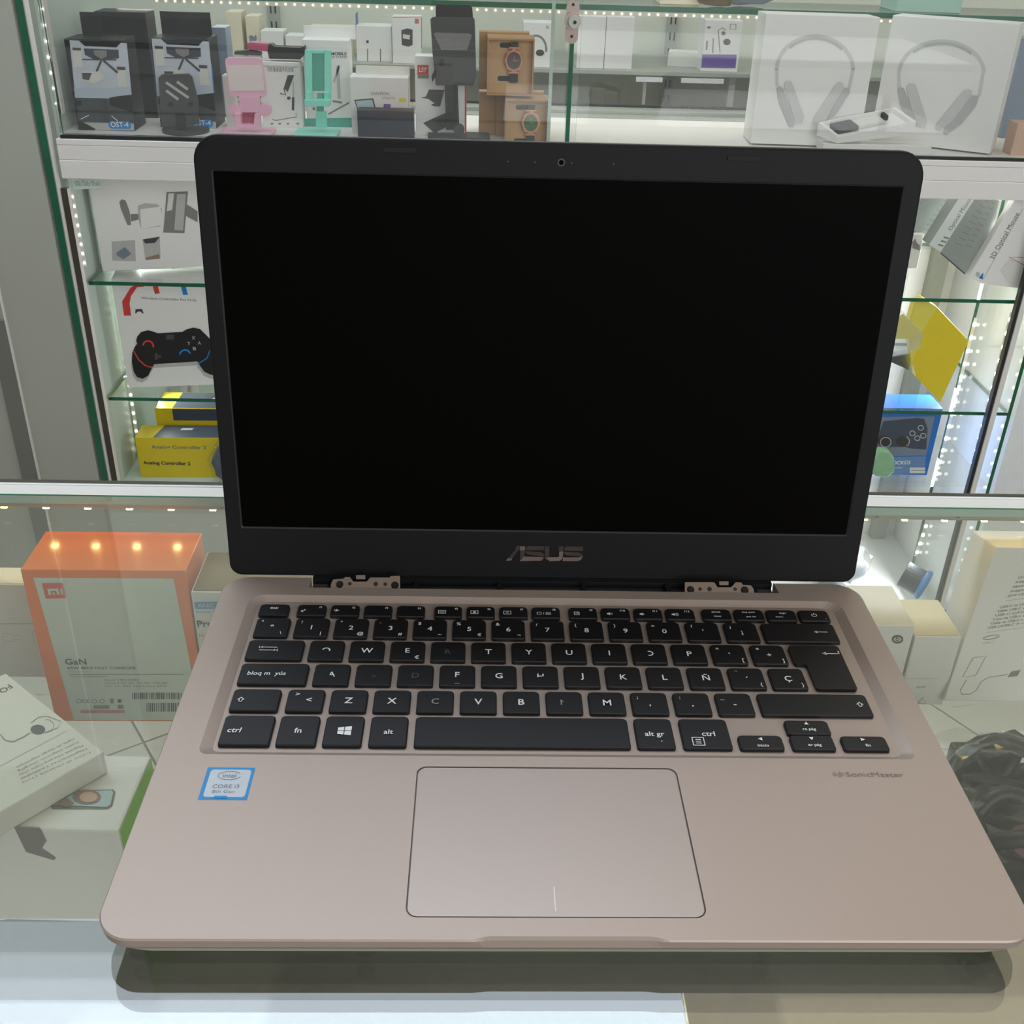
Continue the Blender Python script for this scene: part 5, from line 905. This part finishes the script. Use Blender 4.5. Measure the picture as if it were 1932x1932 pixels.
f = F['front']; f.poly(c7((1415, 910), (1650, 905), (1655, 960), (1425, 960)), M['anc_blue'], 1, 'blue_tag'); f.text('ANC Lite', c7((1445, 948)), c7((1660, 945)), M['white'], 7, 2); f.text('Active noise', c7((1430, 987)), c7((1640, 985)), M['ink_soft'], 4, 2); f.text('Pro', c7((1443, 1090)), c7((1560, 1088)), M['ink'], 12, 2, bold=.02); f.text('Noise', c7((1455, 1160)), c7((1540, 1160)), M['ink_soft'], 5, 2); f.done()
t, bo, F = carton('adapter_box', 'pale box with line drawings behind the orange box at the left frame edge', 'box', V((-.43, .329, Z0)), V((.125, 0, 0)), V((0, 0, -.060-Z0)), .020, M['white2'], G_C); tf = F['top']; tf.polyuv(rrect(.001, .124, .001, .019, .001), M['cream'], 1, 'cream_top'); tf.done()
f = F['front']; f.line(c7((0, 1068), (290, 1068)), 1, M['ink_soft'], 1, 'rule')
for p in ([(20, 1140), (100, 1138), (105, 1195), (30, 1200), (20, 1140)], [(232, 1120), (320, 1118)], [(232, 1120), (252, 1215), (330, 1215)], [(255, 1150), (300, 1148)], [(105, 1155), (140, 1153)], [(105, 1185), (145, 1183)]): f.line(c7(*p), 1, M['grey_light'], 1, 'line_drawing')
f.text('Made in China', c7((270, 1590)), c7((410, 1590)), M['grey_light'], 3, 1); f.done()
# flat cable box across the phone print box
zp = -.068
t, bo, F = carton('phone_gadget_box', 'white box with a phone print and lime green side, front left inside the counter', 'box', V((-.315, .1345, Z0)), V((.1105, -.003, 0)), V((0, 0, zp-Z0)), .052, M['white'], G_C, b=.0015); tf = F['top']; f = F['front']; g = F['right']; g.polyuv([(.0008, .0008), (.0512, .0008), (.0512, zp-Z0-.0008), (.0008, zp-Z0-.0008)], M['lime'], 1, 'lime_side'); g.done()
tf.poly(c8((265, 765), (420, 685), (605, 680), (618, 695), (600, 770), (575, 785), (280, 785)), M['ink_soft'], 1, 'printed_phone'); tf.poly(c8((285, 765), (420, 692), (598, 688), (606, 700), (592, 765), (570, 777)), M['screen_print'], 2, 'printed_phone'); tf.ell(c8((465, 725)), 27, 14, M['brownish'], 3, 'printed_hair'); tf.ell(c8((475, 728)), 17, 10, M['skin'], 4, 'printed_face'); tf.poly(c8((290, 760), (360, 730), (400, 760), (360, 780)), M['brownish'], 3, 'printed_shoulder'); tf.done()
f.poly(c8((75, 875), (215, 880), (250, 950), (225, 990), (300, 1040), (290, 1055), (140, 1010)), M['grey_mid'], 1, 'printed_clip'); f.done()
ca, cb, cc_ = atz(c8((555, 475)), -.0535), atz(c8((30, 55)), -.0535), atz(c8((0, 770)), -.0535); e1 = (cb-ca); e2 = (cc_-ca); e2 = e2-e1*(e2.dot(e1)/e1.dot(e1)); e2 = e2.normalized()*.10
t = thing('cable_box', 'flat white cable box lying askew on the phone print box', 'box', ca+V((0, 0, -.014)), G_C); bm = bmesh.new(); zz = zp+.0005-(-.0535); addbox(bm, ca, e1, e2, (0, 0, zz)); bev(bm, .0008, 2); frombm('carton', bm, M['white2'], t)
tf = Face(ca, e2, e1, t); 
if tf.n.z < 0: tf = Face(ca, -e2, e1, t)
tf.ell(c8((203, 360)), 14, 9, M['grey_dark'], 1, 'printed_charger'); tf.line(c8((160, 378), (125, 400), (70, 425), (30, 418), (0, 385)), 1.8, M['ink_soft'], 1, 'printed_cable'); 
tf.line(c8((165, 325), (205, 295), (250, 288), (325, 315), (310, 350), (240, 378)), 1, M['ink_soft'], 1, 'printed_outline'); tf.ring(c8((245, 340)), 15, 12, 1, M['ink_soft'], 1, 'printed_outline', -90, 90); tf.line(c8((0, 555), (360, 365)), 1, M['grey_light'], 1, 'rule')
tf.text('FO', c8((45, 118)), c8((-10, 150)), M['ink'], 9, 1)
for k, s in enumerate(('Câble de charge magnétique', 'Cable magnetic charging', 'Magnetic Charging Cable (1m)', 'Magnetisches Ladekabel', 'Cavo di ricarica (1m)')): tf.text(s, c8((395+k*22, 405+k*18)), c8((85+k*8, 560+k*20)), M['ink_soft'], 3.4, 1)
tf.done()
t = thing('curled_leaflet', 'small white leaflet with fine text at the left edge near the counter front', 'leaflet', atz((15, 1700), ZC), G_C)
P = [atz(p, -.1318) for p in c8((-40, 1185), (95, 1165), (118, 1195), (100, 1245), (-40, 1255))]; prism('label_fold', P, (0, 0, .0012), M['white'], t); P = [atz(p, -.1325) for p in c8((-40, 1255), (85, 1248), (45, 1365), (-40, 1378))]; prism('leaflet_sheet', P, (0, 0, -.0008), M['white2'], t); lf2 = Face((0, 0, -.1325), (1, 0, 0), (0, 1, 0), t)
for k in range(6): lf2.line(c8((5, 1265+k*18), (78-k*6, 1258+k*18)), 2, M['ink_soft'], 1, 'fine_print')
lf2.done()
# right of the laptop
zbt = -.070
t, bo, F = carton('speaker_box', 'white box with a round ring logo beside the laptop keyboard', 'box', atz(r3((230, 1045)), zbt)*1+V((0, 0, Z0-zbt)), V((atz(r3((590, 1045)), zbt).x-atz(r3((230, 1045)), zbt).x, 0, 0)), V((0, 0, zbt-Z0)), .046, M['white'], G_C)
f = F['front']; f.ring(r3((456, 1150)), 9, 6.4, 3.6, M['ink'], 1, 'ring_logo'); f.ring(r3((456, 1150)), 3.2, 2.6, 1.6, M['ink'], 1, 'ring_logo'); f.line(r3((446, 1130), (448, 1150)), 1.6, M['ink'], 1, 'ring_logo'); f.done()
zy = -.078; a = atz(r3((592, 1130)), zy); c_ = atz(r3((943, 1130)), zy)
t, bo, F = carton('adapter_box', 'pale box with cream top between the ring logo box and the tall charger box', 'box', V((a.x, a.y, Z0)), V((c_.x-a.x, .0, 0)), V((0, 0, zy-Z0)), .042, M['white'], G_C); F['top'].polyuv(rrect(.0008, c_.x-a.x-.0008, .0008, .041, .001), M['cream'], 1, 'cream_top'); F['top'].done()
f = F['front']; f.text('USB-C', r3((500, 1345)), r3((550, 1343)), M['grey_light'], 4, 1); f.line(r3((500, 1450), (760, 1450)), .8, M['grey_light'], 1, 'rule'); f.text('35W', r3((595, 1522)), r3((670, 1518)), M['ink_soft'], 3.4, 1); f.line(r3((605, 1640), (650, 1590), (672, 1640), (605, 1640)), .9, M['ink_soft'], 1, 'warning_triangle'); f.done()
a = V((.2935, .326, Z0)); tl = atz(r3((1200, 450)), -.022)
t, bo, F = carton('charger_box', 'tall pale charger box with lines of print at the right frame edge', 'box', V((tl.x-.018, tl.y-.024, Z0+.0075)), V((.10, .0, 0)), V((.018, .024, -.022-Z0-.0075)), .034, M['white'], G_C)
f = F['front']
for k, s in enumerate(('35W USB-C Power Adapter', 'Adaptateur secteur USB-C', 'Alimentatore USB-C da 35W', 'Adaptador de corriente', '35W USB-C 電源アダプタ')): f.text(s, r3((1195-k*13, 702+k*35)), r3((1580-k*13, 706+k*35)), M['ink_soft'], 4.6, 1, bold=.01)
for k, s in enumerate(('USB-C to USB-C Cable (1m)', 'Câble USB-C vers USB-C (1m)', 'USB-C-auf-USB-C-Kabel', 'Cavo da USB-C a USB-C (1m)', 'Cable de USB-C a USB-C (1m)', 'USB-C/USB-C ケーブル (1m)')): f.text(s, r3((1102-k*12, 924+k*31)), r3((1500-k*12, 930+k*31)), M['ink_soft'], 4.6, 1, bold=.01)
f.line(r3((1130, 870), (1500, 872)), .8, M['grey_light'], 1, 'rule'); f.line(r3((1035, 1108), (1480, 1112)), .8, M['grey_light'], 1, 'rule'); f.ring(r3((1076, 1152)), 14, 3.8, 1.4, M['ink_soft'], 1, 'port_drawing'); f.text('USB-C', r3((1020, 1198)), r3((1105, 1198)), M['grey_light'], 3.4, 1)
f.line(r3((970, 1298), (1062, 1300), (1010, 1448), (915, 1445), (970, 1298)), .9, M['ink_soft'], 1, 'line_drawing'); f.line(r3((950, 1475), (915, 1550), (930, 1585), (990, 1595), (1035, 1570), (1060, 1505), (1110, 1478), (1245, 1478)), .9, M['ink_soft'], 1, 'line_drawing'); f.poly(r3((1268, 1458), (1335, 1455), (1318, 1500), (1250, 1500)), M['ink_soft'], 1, 'plug_drawing'); f.text('Designed in California', r3((880, 1685)), r3((1040, 1690)), M['grey_light'], 3, 1); f.done()
# bag of black cables
t = thing('cable_bag', 'clear plastic bag of black cables at the right edge of the counter', 'bag', atz((1890, 1560), ZC), G_C)
from mathutils import noise as nz
def zbag(px): return atz(px, -.105)
for k, (c_, rx, ry, rot, r_) in enumerate((((1905, 1440), .040, .012, .2, .0046), ((1900, 1480), .045, .020, -.1, .005), ((1870, 1425), .018, .010, .5, .004), ((1925, 1560), .030, .024, .4, .0048), ((1915, 1500), .034, .026, -.4, .0046), ((1900, 1590), .020, .016, .1, .005))):
    q = zbag(c_); cr, sr = math.cos(rot), math.sin(rot)
    tube('cable', [q+V((rx*math.cos(a)*cr-ry*math.sin(a)*sr, rx*math.cos(a)*sr+ry*math.sin(a)*cr, .008*math.sin(2*a+k)+.004*(k-2))) for a in (2*math.pi*j/22 for j in range(22))], r_, M['cable'], t, 8, True)
q = zbag((1845, 1425)); box('plug', (q.x-.016, q.y-.006, q.z-.010), (q.x+.016, q.y+.006, q.z+.006), M['cable'], t, .002); q = zbag((1920, 1395)); box('paper_tag', (q.x-.008, q.y-.004, q.z), (q.x+.012, q.y+.006, q.z+.0014), M['white'], t)
q = zbag((1905, 1510)); bm = bmesh.new(); bmesh.ops.create_icosphere(bm, subdivisions=4, radius=1)
for v in bm.verts:
    d = v.co.normalized(); k = 1+.22*nz.noise(d*2.4+V((3, 1, 0)))+.12*nz.noise(d*6+V((1, 7, 3))); p = d*k; v.co = V((q.x+p.x*.060, q.y+p.y*.045, max(q.z+p.z*.030, Z0)))
frombm('plastic_bag', bm, M['bagfilm'], t)
t = thing('pouch', 'dark pouch with maroon patch below the cable bag at the right edge', 'pouch', atz((1915, 1640), ZC), G_C); q = atz((1915, 1640), -.115); bm = bmesh.new(); bmesh.ops.create_icosphere(bm, subdivisions=3, radius=1)
for v in bm.verts: d = v.co.normalized(); k = 1+.15*nz.noise(d*2); v.co = V((q.x+.006+d.x*k*.030, q.y-.012+d.y*k*.026, max(q.z+d.z*k*.014, Z0)))
frombm('pouch_body', bm, M['cable'], t, True); disc('maroon_patch', q+V((.006, .004, .0125)), (-.1, -.2, 1), .011, .004, M['maroon'], t, 20)
